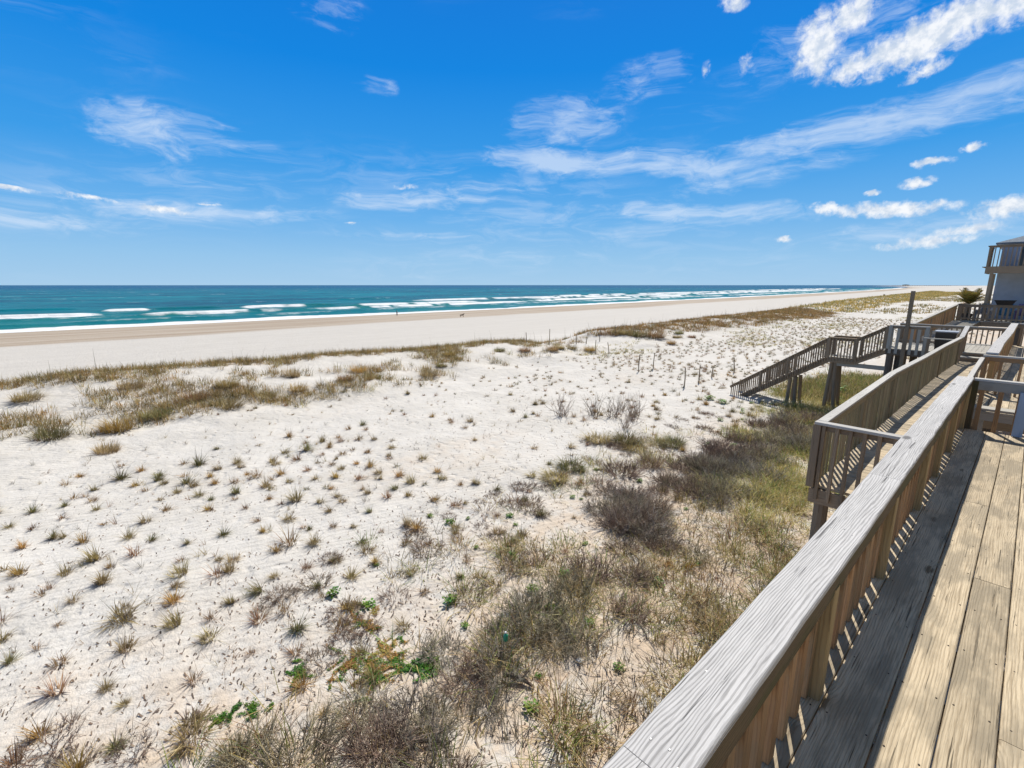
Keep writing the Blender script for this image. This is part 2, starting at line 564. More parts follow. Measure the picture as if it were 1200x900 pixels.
M['mossy'] = wood('mossy_rail_wood', (.16, .115, .065), (.06, .045, .026), ring=0.4, fibre=0.7, var=0.15, rings=8, bump=0.6, stain=(.075, .075, .028), stain_amt=0.7)
M['post'] = wood('pale_brown_post_wood', (.46, .34, .17), (.27, .18, .085), ring=0.4, fibre=0.4, var=0.2, rings=8, bump=0.5)
M['olive'] = wood('olive_brown_board_wood', (.33, .27, .17), (.17, .13, .08), ring=0.4, fibre=0.45, var=0.5, rings=8, bump=0.5, stain=(.20, .19, .10), stain_amt=0.5)
M['grey'] = wood('grey_brown_wood', (.31, .235, .16), (.145, .105, .07), ring=0.4, fibre=0.45, var=0.35, rings=8, bump=0.5, knots=0.3)
M['drift'] = wood('old_grey_plank_wood', (.42, .40, .35), (.22, .20, .17), ring=0.3, fibre=0.5, var=0.25, rings=8, bump=0.5, knots=0.3)
M['darkwood'] = wood('near_black_pile_wood', (.15, .12, .095), (.07, .056, .043), ring=0.3, fibre=0.5, var=0.3, rings=6, bump=0.6)
M['stake'] = wood('stake_wood', (.30, .24, .17), (.15, .11, .08), ring=0.2, fibre=0.4, var=0.4, rings=6)
M['blade'] = plant_mat('grass_blade', 0.30)
M['twig'] = plant_mat('woody_twig', 0.0, 0.9)
M['leaf'] = plant_mat('green_leaf', 0.30, 0.5)
M['black'] = plain('black_plastic', (.018, .018, .022), 0.35, 0.5)
M['greylid'] = plain('grey_plastic', (.38, .40, .44), 0.4, 0.5)
M['screw'] = plain('galvanised_screw', (.30, .30, .30), 0.45, 0.5, metal=0.6)
M['nail'] = plain('rusty_nail', (.06, .045, .035), .7, .3, metal=.3)
M['bluepaint'] = wood('pale_blue_painted_wood', (.36, .46, .60), (.24, .33, .46), ring=0.2, fibre=0.3, var=0.1, rings=6, bump=0.3)
M['wall'] = plain('blue_grey_house_wall', (.40, .46, .54), 0.7, 0.3, vary=0.08, scale=2)
M['roof'] = plain('grey_blue_shingle', (.20, .25, .30), 0.8, 0.3, vary=0.2, scale=12)
M['glass'] = plain('dark_window_glass', (.03, .04, .05), 0.08, 0.6)
M['bluefab'] = plain('light_blue_plastic', (.07, .30, .52), 0.5, 0.4)
M['purple'] = plain('mauve_plastic', (.30, .17, .38), 0.5, 0.4)
M['white'] = plain('white_plastic', (.75, .76, .78), 0.4, 0.5)
M['greenpl'] = plain('green_plastic', (.03, .36, .20), 0.3, 0.6)

# sand ---------------------------------------------------------------
m, t, p, out = mat_new('beach_sand')
M['sand'] = m
geo = t.new('ShaderNodeNewGeometry').outputs['Position']
wet = t.attr('wet').outputs['Fac']
tan = t.attr('tan').outputs['Fac']
n_big = t.noise(geo, 0.35, 4, 0.6)
n_mid = t.noise(geo, 2.3, 5, 0.62)
n_fin = t.noise(geo, 26, 4, 0.7)
n_gr = t.noise(geo, 180, 2, 0.7)
c = t.mix(t.sstep(n_big, 0.35, 0.7), (.64, .61, .56), (.575, .545, .495))
c = t.mix(t.m('MULTIPLY', t.sstep(n_mid, 0.45, 0.75), 0.30), c, (.51, .47, .41))
c = t.mix(t.m('MULTIPLY', t.m('MULTIPLY', tan, t.sstep(n_mid, 0.30, 0.6)), 0.8), c, (.60, .46, .32))
c = t.mix(t.m('MULTIPLY', t.sstep(n_fin, 0.66, 0.80), 0.12), c, (.22, .18, .14))
streak = t.noise(t.mapping(geo, (0.30, 0.018, 1)), 1.0, 5, 0.6)
sxx = t.new('ShaderNodeSeparateXYZ'); t.put(sxx.inputs[0], geo)
c = t.mix(t.m('MULTIPLY', t.sstep(t.m('MULTIPLY', sxx.outputs[0], -1.0), 42, 60), 0.8), c, (.52, .49, .445))
wetc = t.mix(t.sstep(streak, 0.38, 0.64), (.36, .29, .22), (.46, .395, .32))
c = t.mix(wet, c, wetc)
trk = t.noise(t.mapping(geo, (0.9, 0.05, 1), rot=(0, 0, R(-2.5))), 1.0, 6, 0.7)
hs_ = t.new('ShaderNodeHueSaturation')
t.put(hs_.inputs['Value'], t.m('ADD', t.m('ADD', 0.80, t.m('MULTIPLY', n_gr, 0.14)), t.m('MULTIPLY', trk, 0.24)))
t.put(hs_.inputs['Color'], c)
t.put(p.inputs['Base Color'], hs_.outputs[0])
p.inputs['Roughness'].default_value = 0.92
p.inputs['Specular IOR Level'].default_value = 0.15
foot = t.new('ShaderNodeTexVoronoi', feature='SMOOTH_F1')
t.put(foot.inputs['Vector'], t.vm('ADD', geo, t.vm('MULTIPLY', t.noise(geo, 1.5, 2, color=True), (0.5, 0.5, 0))))
foot.inputs['Scale'].default_value = 2.6
fm = t.m('MULTIPLY', t.sstep(foot.outputs['Distance'], 0.05, 0.35), t.sstep(n_big, 0.3, 0.6))
b1 = t.bump(t.m('ADD', t.m('MULTIPLY', n_mid, 1.0), t.m('MULTIPLY', fm, 0.5)), 0.75, 0.09)
b2 = t.bump(n_fin, 0.75, 0.022, b1)
rip = t.new('ShaderNodeTexWave', wave_type='BANDS', bands_direction='X')
t.put(rip.inputs['Vector'], t.mapping(geo, (1, 0.45, 1), rot=(0, 0, R(35))))
rip.inputs['Scale'].default_value = 2.2
rip.inputs['Distortion'].default_value = 6.0
rip.inputs['Detail'].default_value = 3
b3 = t.bump(rip.outputs['Fac'], 0.22, 0.03, b2)
t.put(p.inputs['Normal'], b3)

# water ----------------------------------------------------------------
m, t, p, out = mat_new('sea_water')
M['water'] = m
geo = t.new('ShaderNodeNewGeometry').outputs['Position']
foam = t.attr('foam').outputs['Fac']
shal = t.attr('shal').outputs['Fac']
pos = t.mapping(geo, (0.5, 0.12, 1))
ch1 = t.m('ADD', t.m('MULTIPLY', t.noise(t.mapping(geo, (0.016, 0.006, 0.1)), 1.0, 9, 0.72), 0.6), t.m('MULTIPLY', t.noise(t.mapping(geo, (0.22, 0.07, 0.1)), 1.0, 6, 0.65), 0.4))
c = t.mix(t.sstep(ch1, 0.41, 0.58), (.001, .062, .118), (.005, .18, .23))
far_ = t.new('ShaderNodeVectorMath', operation='LENGTH'); t.put(far_.inputs[0], geo)
c = t.mix(t.sstep(far_.outputs['Value'], 350, 2500), c, t.mix(t.sstep(ch1, 0.41, 0.58), (.001, .048, .125), (.002, .085, .18)))
c = t.mix(shal, c, t.mix(t.sstep(ch1, 0.4, 0.6), (.028, .23, .205), (.012, .155, .20)))
fn = t.m('ADD', t.m('MULTIPLY', t.noise(t.mapping(geo, (0.35, 0.22, 1)), 1.0, 6, 0.68), 0.5), t.m('MULTIPLY', t.noise(t.mapping(geo, (0.11, 0.045, 1)), 1.0, 5, 0.65), 0.5))
cap_w = t.m('MULTIPLY', t.sstep(t.noise(t.mapping(geo, (0.055, 0.028, 1)), 1.0, 8, 0.70), 0.645, 0.675), 0.7)
ff = t.m('ADD', foam, t.m('MULTIPLY', t.m('SUBTRACT', fn, 0.5), 1.7))
ff = t.m('MULTIPLY', t.sstep(ff, 0.25, 0.85), t.sstep(foam, 0.02, 0.3))
ff = t.m('MAXIMUM', ff, cap_w)
c = t.mix(ff, c, (.80, .83, .85))
t.put(p.inputs['Base Color'], c)
t.put(p.inputs['Roughness'], t.m('ADD', 0.16, t.m('MULTIPLY', ff, 0.6)))
p.inputs['IOR'].default_value = 1.33
p.inputs['Specular IOR Level'].default_value = 0.09
hb = t.noise(t.mapping(geo, (0.30, 0.14, 1)), 1.0, 8, 0.66)
hb2 = t.noise(t.mapping(geo, (1.6, 1.0, 1)), 1.0, 5, 0.65)
nb_ = t.bump(hb2, 0.8, 0.25, t.bump(hb, 0.9, 1.3))
t.put(p.inputs['Normal'], nb_)
df = t.new('ShaderNodeBsdfDiffuse'); t.put(df.inputs['Color'], c); t.put(df.inputs['Normal'], nb_)
wm = t.new('ShaderNodeMixShader'); wm.inputs[0].default_value = 0.45
t.l.new(df.outputs[0], wm.inputs[1]); t.l.new(p.outputs[0], wm.inputs[2]); t.l.new(wm.outputs[0], out.inputs['Surface'])

#@@STRUCT
# ------------------------------------------------------------------ the ground: one sheet from the dunes to the sea bed
def axis(*segs):
    out_ = []
    for a, b, st in segs:
        n = max(1, int(round((b - a) / st)))
        out_.append(np.linspace(a, b, n, endpoint=False))
    out_.append(np.array([segs[-1][1]], float))
    return np.concatenate(out_)


def grid_faces(nx, ny):
    i = np.arange(nx - 1)[:, None] * ny + np.arange(ny - 1)[None, :]
    return np.stack([i, i + ny, i + ny + 1, i + 1], -1).reshape(-1, 4)


gx = axis((-1200, -400, 60), (-400, -200, 12), (-200, -60, 2.5), (-60, -40, .5), (-40, -22, .22), (-22, 1, .14), (1, 12, .8), (12, 200, 12), (200, 3000, 400))
gy = axis((-3000, -300, 200), (-300, -40, 15), (-40, -8, 1.0), (-8, 32, .16), (32, 60, .4), (60, 140, 1.2), (140, 400, 6), (400, 1600, 30), (1600, 9000, 400))
GX, GY = np.meshgrid(gx, gy, indexing='ij')
GZ = ground(GX, GY)
V = np.stack([GX, GY, GZ], -1).reshape(-1, 3)
off = GX - shore_x(GY)
wet = 1 - ss(off + 5 * fbm(GX * .02, GY * .012, 41, 3) + 2.5 * fbm(GX * .2, GY * .05, 44, 3), 34, 38)
tanm = ss(GX + 2.0 * fbm(GX * .4, GY * .4, 51), -9.0, -4.2) * ss(-GX, -30, 2) + 0.25 * ss(fbm(GX * .25, GY * .12, 55), 0.25, 0.6) * ss(GX, -24, -15)
me = np_mesh('sand', V, grid_faces(len(gx), len(gy)), M['sand'], smooth=True, attrs={'wet': wet.ravel(), 'tan': np.clip(tanm, 0, 1).ravel()})
tag(link('sand', me), kind='structure')

# ------------------------------------------------------------------ the sea: modelled breakers near the shore, open water beyond
BREAK = [  # offshore distance, y from, y to, crest height, foam strength, foam width
    (46, -60, 60, .35, .35, 6), (64, -40, 6, .9, 1.0, 9), (70, 12, 24, .3, .1, 4), (92, 8, 22, .8, 1.0, 6), (50, 16, 70, .7, .95, 6),
    (88, 52, 92, .9, 1.0, 9), (52, 70, 190, .7, .9, 8), (74, 95, 170, .8, .9, 9), (110, 150, 340, .9, .85, 10),
    (60, 190, 420, .8, .95, 12), (92, 230, 520, .9, .9, 10), (130, 300, 700, 1.0, .9, 12), (75, 400, 1100, .8, .9, 14),
    (105, 560, 1500, .9, .9, 14), (150, 700, 1600, 1.0, .8, 14), (28, 0, 34, .5, .45, 4), (30, 40, 150, .5, .5, 5),
    (24, -60, -4, .4, .35, 4), (125, -30, 0, .5, .05, 4), (100, 24, 46, .6, .15, 4), (34, 150, 1500, .6, .7, 7), (170, 130, 170, .6, .5, 4)]
D0 = axis((-14, 0, 1.0), (0, 200, .8), (200, 330, 3.0))
ys = axis((-150, -60, 3), (-60, 150, .8), (150, 400, 2.2), (400, 900, 6), (900, 2400, 25))
DD, SY = np.meshgrid(D0, ys, indexing='ij')
SX = shore_x(SY) - DD
H = 0.10 * fbm(SX * .06, SY * .03, 61, 4) * ss(DD, 0, 40)
FO = np.zeros_like(DD)
for i, (d0, y0, y1, hh, fs, fw) in enumerate(BREAK):
    dc = d0 + 5 * fbm(SY * .02, SY * 0 + i * 7.7, 71 + i, 3) + 1.6 * fbm(SY * .15, SY * 0 + i * 3.1, 171 + i, 3)
    L = max(3.0, (y1 - y0) * .12)
    env = ss(SY, y0 - L, y0 + L) * ss(-SY, -y1 - L, -y1 + L)
    u = DD - dc
    ridge = np.where(u > 0, np.exp(-(u / 6.0) ** 2), np.exp(-(u / 1.6) ** 2))
    H += hh * ridge * env
    f = np.where(u > 0, np.exp(-(u / 1.6) ** 2), np.exp(-(u / fw) ** 2))
    fw = fw * .62
    gate = ss(fbm(SY * .07 + i * 5.5, SY * 0 + i, 271 + i, 4, .7), -0.75, 0.05)
    fw = fw * (1 + .9 * fbm(SY * .12, SY * 0 + i * 2.3, 371 + i, 4, .7))
    f = np.where(u > 0, np.exp(-(u / 1.6) ** 2), np.exp(-(u / np.maximum(fw, .5)) ** 2))
    FO = np.maximum(FO, fs * f * env * gate)
swash = 7 + 3.5 * fbm(SY * .03, SY * 0, 81, 4) + 1.0 * fbm(SY * .3, SY * 0, 85, 3)
FO = np.maximum(FO, 1.25 * ss(-DD, -swash * 2.1, -swash * 1.2) * ss(DD, -6, -4))
FO = np.maximum(FO, 0.45 * np.exp(-((DD - 26) / 10) ** 2) * ss(fbm(SX * .05, SY * .04, 91), -.1, .4))
shal = ss(-DD, -150, -10) * (0.75 + .25 * fbm(SX * .02, SY * .02, 95)) + 0.5 * np.clip(H, 0, 1)
edge = np.minimum.reduce([ss(-DD, -330, -260), ss(SY, -150, -120), ss(-SY, -2400, -2000)])
H = H * edge
SZ = SEA + H - 0.02
SZ = np.where(DD < 0, SEA - 0.04 + 0.09 * ss(-DD, 0, 14) * 0, SZ)
V = np.stack([SX, SY, SZ], -1).reshape(-1, 3)
F1 = grid_faces(len(D0), len(ys))[:, ::-1]
nb = len(V)
# open water ring joined to the outer edge of the modelled strip
Dfar = np.concatenate([np.array([330, 420, 600, 1000, 2000, 5000, 12000, 30000.])])
yfar = ys
DDf, SYf = np.meshgrid(Dfar, yfar, indexing='ij')
SXf = np.interp(SYf, ys, shore_x(ys)) - DDf
V2 = np.stack([SXf, SYf, np.full_like(SXf, SEA - 0.02)], -1).reshape(-1, 3)
F2 = grid_faces(len(Dfar), len(yfar))[:, ::-1] + nb
nb2 = nb + len(V2)
ye = np.array([2400, 3500, 6000, 12000, 30000.])
De = np.concatenate([D0[::12], Dfar])
DDe, SYe = np.meshgrid(De, ye, indexing='ij')
SXe = shore_x(np.full_like(SYe, 2400.)) - 0.05 * (SYe - 2400) - DDe
V3 = np.stack([SXe, SYe, np.full_like(SXe, SEA - 0.02)], -1).reshape(-1, 3)
F3 = grid_faces(len(De), len(ye))[:, ::-1] + nb2
nb3 = nb2 + len(V3)
yw = np.array([-30000., -8000, -2000, -500, -150])
DDw, SYw = np.meshgrid(De, yw, indexing='ij')
SXw = shore_x(np.full_like(SYw, -150.)) - DDw
V4 = np.stack([SXw, SYw, np.full_like(SXw, SEA - 0.02)], -1).reshape(-1, 3)
F4 = grid_faces(len(De), len(yw))[:, ::-1] + nb3
foam_a = np.concatenate([FO.ravel() * edge.ravel(), np.zeros(len(V2) + len(V3) + len(V4))])
shal_a = np.concatenate([np.clip(shal, 0, 1).ravel() * edge.ravel(), np.zeros(len(V2) + len(V3) + len(V4))])
me = np_mesh('sea', np.concatenate([V, V2, V3, V4]), np.concatenate([F1, F2, F3, F4]), M['water'], smooth=True, attrs={'foam': foam_a, 'shal': shal_a})
tag(link('sea', me), kind='structure')


# ------------------------------------------------------------------ timber: decks and railings
BAL = {}


def bal_mesh(h, w_, t_, mat):
    """five baluster meshes per size, shared by the copies; origin at the top centre"""
    key = (round(h, 3), w_, t_, mat)
    if key not in BAL:
        lst = []
        for i in range(5):
            b = MB(); b.board((0, 0, 0), (0, 0, -h), w_, t_, up=(1, 0, 0), ch=.003)
            lst.append(b.mesh('baluster', M[mat]))
        BAL[key] = lst
    return random.choice(BAL[key])


def rail_run(root, P, drop, cap=(.14, .035), capmat='cap_far', bal=(.04, .04, .14), balmat='grey', baloff=0.0,
             below=0.0, posts=None, postsz=.09, postmat='grey', postdown=0.0, rail=.09, railmat='grey', railoff=0.03, bottom=None, joints=None,
             skip_cap=False, lean=0.0, capseg=1, wob=0.0):
    """P: polyline of cap-top points; drop: from cap top to floor. Offsets are to the right of the run."""
    P = [Vector(p) for p in P]
    org = root.matrix_basis.translation
    seglen = [(P[i + 1] - P[i]).length for i in range(len(P) - 1)]
    tot = sum(seglen)

    def pt(s):
        for i, L in enumerate(seglen):
            if s <= L or i == len(seglen) - 1:
                return P[i].lerp(P[i + 1], s / L), (P[i + 1] - P[i]).normalized()
            s -= L
    if not skip_cap:
        for i in range(len(P) - 1):
            d = (P[i + 1] - P[i]).normalized()
            b = MB(); b.board(P[i] - Vector((0, 0, cap[1] / 2)) + d * .002, P[i + 1] - Vector((0, 0, cap[1] / 2)) - d * .002, cap[0], cap[1], ch=.004, segs=capseg, wob=wob)
            b.build('cap_board', M[capmat], root)
    for i in range(len(P) - 1):
        d = (P[i + 1] - P[i]).normalized(); sd = Vector((d.y, -d.x, 0)).normalized()
        if rail:
            o = sd * railoff - Vector((0, 0, cap[1] + rail / 2 + .002))
            b = MB(); b.board(P[i] + o, P[i + 1] + o, .036, rail, ch=.003)
            b.build('top_rail', M[railmat], root)
        if bottom:
            o = sd * railoff - Vector((0, 0, drop - bottom))
            b = MB(); b.board(P[i] + o, P[i + 1] + o, .036, .09, ch=.003)
            b.build('bottom_rail', M[railmat], root)
    bw, bt, pitch = bal
    if pitch:
        n = int(tot / pitch)
        s = (tot - (n - 1) * pitch) / 2 if n else 0
        for i in range(n):
            q, d = pt(s + i * pitch + random.uniform(-.008, .008))
            sd = Vector((d.y, -d.x, 0)).normalized()
            hlen = drop - cap[1] + below - .004
            q = q + sd * baloff - Vector((0, 0, cap[1] + .004))
            rz = math.atan2(d.y, d.x)
            o = link('baluster', bal_mesh(hlen, bt, bw, balmat), root, tuple(q - org), (random.uniform(-.01, .01) + lean, random.uniform(-.006, .006), rz - 0.0))
    if posts:
        for s in posts:
            q, d = pt(s)
            sd = Vector((d.y, -d.x, 0)).normalized()
            b = MB()
            q = q + sd * baloff * 0.6 - Vector((0, 0, cap[1] + .003))
            b.board(q, q - Vector((0, 0, drop + postdown - cap[1])), postsz, postsz, up=(d.x, d.y, 0), ch=.005)
            b.build('post', M[postmat], root)


# ---- near deck
_n = MB(); _n.lathe((0, 0, -.004), [(.0050, 0), (.0050, .0040), (.0028, .0046)], n=8)
NAIL = _n.mesh('nail', M['nail'])
t_ = empty('wooden_deck', (1.6, 4.5, -2.35), 'bleached plank deck with long boards in the bottom right corner', 'deck')
edges = [-.70, -.488, -.228, -.004]
xx = -.004
while xx < 4.0:
    xx += .2185
    edges.append(xx)
cuts = {0: [4.1, 8.2], 1: [2.2], 2: [7.03], 3: [5.15, 9.2], 4: [3.30, 8.0], 5: [1.5, 6.2]}
for i in range(len(edges) - 1):
    a, b_ = edges[i] + .0035, edges[i + 1] - .0035
    ysn = [-2.6] + cuts.get(i, [random.uniform(2, 8)]) + [10.74]
    for j in range(len(ysn) - 1):
        mb = MB(); zt = -2.35 - random.uniform(0, .0025)
        mb.board(((a + b_) / 2, ysn[j] + .002, zt - .019), ((a + b_) / 2, ysn[j + 1] - .002, zt - .019), b_ - a, .038, ch=.005, segs=8, wob=.0012)
        pl_ = mb.build('plank', M['deck'], t_)
        if i < 6:
            for yj in np.arange(-2.0, 10.6, .6):
                if ysn[j] < yj < ysn[j + 1] and yj > 1.2:
                    for xn in (a + .035, b_ - .035):
                        link('nail', NAIL, pl_, (xn + random.uniform(-.008, .008) - 1.6, yj + random.uniform(-.012, .012) - 4.5, .0004))
for (x0, y0, x1, y1) in [(-.73, -2.6, -.73, 10.78), (-.70, 10.78, 4.1, 10.78)]:
    mb = MB(); mb.board((x0, y0, -2.50), (x1, y1, -2.50), .04, .22, ch=.004); mb.build('rim_joist', M['grey'], t_)
for yy in np.arange(-2.0, 10.6, .6):
    mb = MB(); mb.board((-.70, yy, -2.48), (4.1, yy, -2.48), .04, .18, ch=0); mb.build('joist', M['darkwood'], t_)
for yy in (-1.5, 1.5, 4.5, 7.5, 10.5):
    for x0 in (-.62, 3.6):
        mb = MB(); mb.rod((x0, yy, -2.62), (x0, yy, -5.9), .12, n=12, segs=4, rough=.02); mb.build('pile', M['darkwood'], t_)

# ---- near railing
t_ = empty('deck_railing', (-.6, 4.5, -2.35), 'near railing with broad pale wood-grain cap beside the bleached deck', 'railing', 'railings of the deck and walkway')
CZ = -1.5
capY = [-2.4, 1.15, 4.60, 8.05, 10.86]
for j in range(4):
    mb = MB()
    a, b_ = capY[j], capY[j + 1]
    nseg = 12
    P0 = (-.602 + random.uniform(-.004, .004), a + .0015, CZ - .019)
    P1 = (-.602 + random.uniform(-.004, .004), b_ - .0015, CZ - .019)
    mb.board(P0, P1, .212, .038, ch=.006, segs=nseg, wob=.0035)
    cb_o = mb.build('cap_board', M['cap'], t_)
    ysc = [a + .06, b_ - .06] + list(np.arange(a + .5, b_ - .3, .85))
    for yy in ysc:
        for dx in ((-.055, .0), (.0, .012), (.05, -.01)):
            if random.random() < .85:
                sx_, sy_ = -.602 + dx[0] + random.uniform(-.012, .012), yy + dx[1] + random.uniform(-.03, .03)
                s_ = MB(); s_.lathe((sx_, sy_, CZ - .0045), [(.0052, 0), (.0052, .0052), (.003, .006)], n=10)
                scr = s_.build('screw', M['screw'], t_)
                scr.parent = cb_o
for j in range(4):
    mb = MB(); mb.board((-.520, capY[j] + .002, CZ - .104), (-.520, capY[j + 1] - .002, CZ - .104), .036, .128, ch=.003)
    mb.build('top_rail', M['mossy'], t_)
yb = -1.9
while yb < 10.7:
    o = link('baluster', bal_mesh(.806, .038, .076, 'baluster'), t_, (-.572 + .6, yb - 4.5, CZ - .041 + 2.35), (0, 0, math.pi / 2 + random.uniform(-.03, .03)))
    yb += .19
for j in range(4):
    for zz in (-.13, -.325):  # boards added out of sight outside the balusters to block sunlight
        mb = MB(); mb.board((-.612, capY[j] + .002, CZ + zz), (-.612, capY[j + 1] - .002, CZ + zz), .036, .19, ch=.003)
        mb.build('added_sun_blocker', M['grey'], t_)
for yy in (-.6, 1.15, 2.90, 4.60, 6.38, 7.70, 9.02, 10.70):
    mb = MB(); mb.board((-.542, yy, CZ - .134), (-.542, yy, -2.352), .088, .09, up=(0, 1, 0), ch=.005)
    mb.build('post', M['post'], t_)

# ---- cross railing at the end of the near deck, and the run beyond it
t_ = empty('deck_railing', (.6, 10.8, -2.35), 'short cross railing with thick rail closing the far end of the bleached deck', 'railing', 'railings of the deck and walkway')
mb = MB(); mb.board((-.485, 10.83, CZ - .02), (3.9, 10.83, CZ - .02), .14, .038, ch=.005); mb.build('cap_board', M['cap_far'], t_)
mb = MB(); mb.board((-.49, 10.79, CZ - .112), (3.9, 10.79, CZ - .112), .04, .14, ch=.004); mb.build('top_rail', M['drift'], t_)
for i, xx in enumerate([-.37, -.15, .07, .29, .51, .73, .95, 1.17, 1.39]):
    link('baluster', bal_mesh(.92, .06, .038, 'baluster'), t_, (xx - .6, .0, CZ - .042 + 2.35), (0, 0, math.pi / 2))
mb = MB(); mb.board((-.47, 10.80, CZ - .04), (-.47, 10.80, -2.7), .09, .09, up=(0, 1, 0)); mb.build('post', M['mossy'], t_)
mb = MB(); mb.board((.115, 10.69, -1.64), (.115, 10.69, -2.345), .12, .028, up=(0, 1, 0), ch=.004)
tag(mb.build('painted_board', M['bluepaint'], None), 'pale blue painted board standing upright against the cross railing', 'board')

t_ = empty('deck_railing', (-.58, 12.8, -2.35), 'narrow sagging handrail between the near railing and the wide-capped far railing', 'railing', 'railings of the deck and walkway')
rail_run(t_, [(-.555, 10.92, -1.52), (-.60, 12.0, -1.62), (-.62, 13.4, -1.64), (-.60, 14.6, -1.55)], .8, cap=(.075, .035), bal=(.05, .04, .17), balmat='grey', baloff=-.03, posts=[.3, 2.0], rail=.09, railmat='grey', below=.1)

t_ = empty('deck_railing', (-.47, 21, -2.35), 'wide pale capped railing past the second cross rail, ending at the platform', 'railing', 'railings of the deck and walkway')
rail_run(t_, [(-.47, 14.72, -1.45), (-.49, 18.0, -1.50), (-.42, 21.5, -1.43), (-.42, 27.2, -1.47)], .88, cap=(.20, .038), capmat='cap', bal=(.06, .038, .19), balmat='baluster', baloff=.04, posts=[.1, 2.2, 4.5, 6.8, 9.2, 12.2], postmat='post', rail=.09, railmat='post', railoff=.08, capseg=3, wob=.006)
t_ = empty('deck_railing', (.8, 14.65, -2.35), 'second cross railing, thin cap across the boardwalk behind the near one', 'railing', 'railings of the deck and walkway')
rail_run(t_, [(-.60, 14.65, -1.50), (3.6, 14.65, -1.50)], .85, cap=(.12, .038), bal=(.045, .04, .30), balmat='baluster', posts=[.05, 2.2, 4.1], postmat='baluster', rail=.09, railmat='baluster', baloff=.02)
t_ = empty('deck_railing', (1.0, 27.25, -2.35), 'far cross railing meeting the end of the wide pale cap', 'railing', 'railings of the deck and walkway')
rail_run(t_, [(-.30, 27.25, -1.47), (3.6, 27.25, -1.47)], .88, cap=(.12, .038), bal=(.04, .04, .17), balmat='grey', posts=[.1, 2.0, 3.8], rail=.09, baloff=.02)

# step between the decks, second deck
t_ = empty('wooden_step', (.5, 11.6, -2.6), 'grey step board behind the cross railing balusters', 'step')
mb = MB(); mb.board((-.5, 11.62, -2.13), (2.4, 11.62, -2.13), .28, .04, ch=.004); mb.build('tread', M['drift'], t_)
mb = MB(); mb.board((-.5, 11.47, -2.235), (2.4, 11.47, -2.235), .03, .16, ch=.003); mb.build('riser', M['drift'], t_)
for x0 in (-.35, .35, 1.1, 2.2):
    mb = MB(); mb.board((x0, 11.6, -2.152), (x0, 11.6, -2.9), .09, .09, up=(0, 1, 0)); mb.build('leg', M['drift'], t_)
t_ = empty('wooden_deck', (1.4, 20, -2.45), 'second weathered deck beyond the step and the cross railing', 'deck')
xx = -.62; k = 0
while xx < 3.6:
    mb = MB(); mb.board((xx + .07, 12.1, -2.37), (xx + .07, 27.4, -2.37), .136, .036, ch=.003, segs=3); mb.build('plank', M['deck'], t_)
    xx += .143; k += 1
mb = MB(); mb.board((-.66, 12.08, -2.48), (3.6, 12.08, -2.48), .04, .2); mb.build('rim_joist', M['grey'], t_)
mb = MB(); mb.board((-.66, 12.12, -2.48), (-.66, 27.4, -2.48), .04, .2); mb.build('rim_joist', M['grey'], t_)
for yy in (12.4, 15.4, 18.4, 21.4, 24.4, 27):
    for x0 in (-.5, 3.2):
        mb = MB(); mb.rod((x0, yy, -2.39), (x0, yy, -5.9), .11, n=10, rough=.02); mb.build('pile', M['darkwood'], t_)

# ---- lower walkway running beside the deck
t_ = empty('boardwalk', (-1.2, 15, -2.65), 'narrow sunlit walkway of cross planks behind the near railing', 'boardwalk')
yy = 7.10
while yy < 23.0:
    z = -2.65
    mb = MB(); mb.board((-1.66 + random.uniform(-.01, .01), yy + .08, z - .018 - random.uniform(0, .003)), (-.75, yy + .08, z - .018), .158, .036, ch=.003); mb.build('plank', M['deck'], t_)
    yy += .164
for x0 in (-1.66, -.78):
    mb = MB(); mb.board((x0, 7.08, -2.79), (x0, 23.05, -2.79), .04, .2); mb.build('rim_joist', M['grey'], t_)
mb = MB(); mb.board((-1.70, 7.06, -2.79), (-.76, 7.06, -2.79), .04, .2); mb.build('rim_joist', M['grey'], t_)
for yy in (7.25, 10.6, 13.8, 17, 20.2, 22.8):
    for x0 in (-1.58, -.86):
        mb = MB(); mb.rod((x0, yy, -2.69), (x0, yy, -5.9), .085, n=10, segs=4, rough=.03); mb.build('pile', M['grey'], t_)
t_ = empty('walkway_railing', (-1.66, 15, -2.65), 'long railing on the seaward side of the lower walkway', 'railing', 'railings of the deck and walkway')
rail_run(t_, [(-1.66, 7.08, -1.75), (-1.72, 9.6, -1.765), (-1.755, 12.2, -1.75), (-1.70, 15.6, -1.775), (-1.64, 19.0, -1.76), (-1.54, 22.3, -1.75)], .90,
         cap=(.115, .036), bal=(.045, .024, .165), balmat='olive', baloff=-.005, below=.16, posts=[.06, 2.6, 5.2, 8.2, 11.4, 14.9], postsz=.085, postmat='olive', postdown=.1, rail=.09, railmat='olive', railoff=.03)
t_ = empty('walkway_railing', (-1.2, 7.05, -2.65), 'short end railing with dark square balusters at the near corner of the lower walkway', 'railing', 'railings of the deck and walkway')
rail_run(t_, [(-1.72, 7.02, -1.752), (-.77, 7.02, -1.752)], .90, cap=(.12, .036), bal=(.042, .042, .15), balmat='grey', baloff=.0, below=.17, posts=[.03], rail=.085, railmat='grey', railoff=-.04)
t_ = empty('wooden_steps', (-1.2, 23.5, -2.65), 'two low grey steps at the far end of the lower walkway', 'steps')
for (y0, y1, z) in [(23.06, 23.5, -2.50), (23.5, 23.95, -2.37)]:
    mb = MB(); mb.board((-1.9, (y0 + y1) / 2, z - .018), (-.72, (y0 + y1) / 2, z - .018), y1 - y0, .036); mb.build('tread', M['drift'], t_)
    mb = MB(); mb.board((-1.9, y0 + .03, z - .11), (-.72, y0 + .03, z - .11), .03, .14); mb.build('riser', M['grey'], t_)
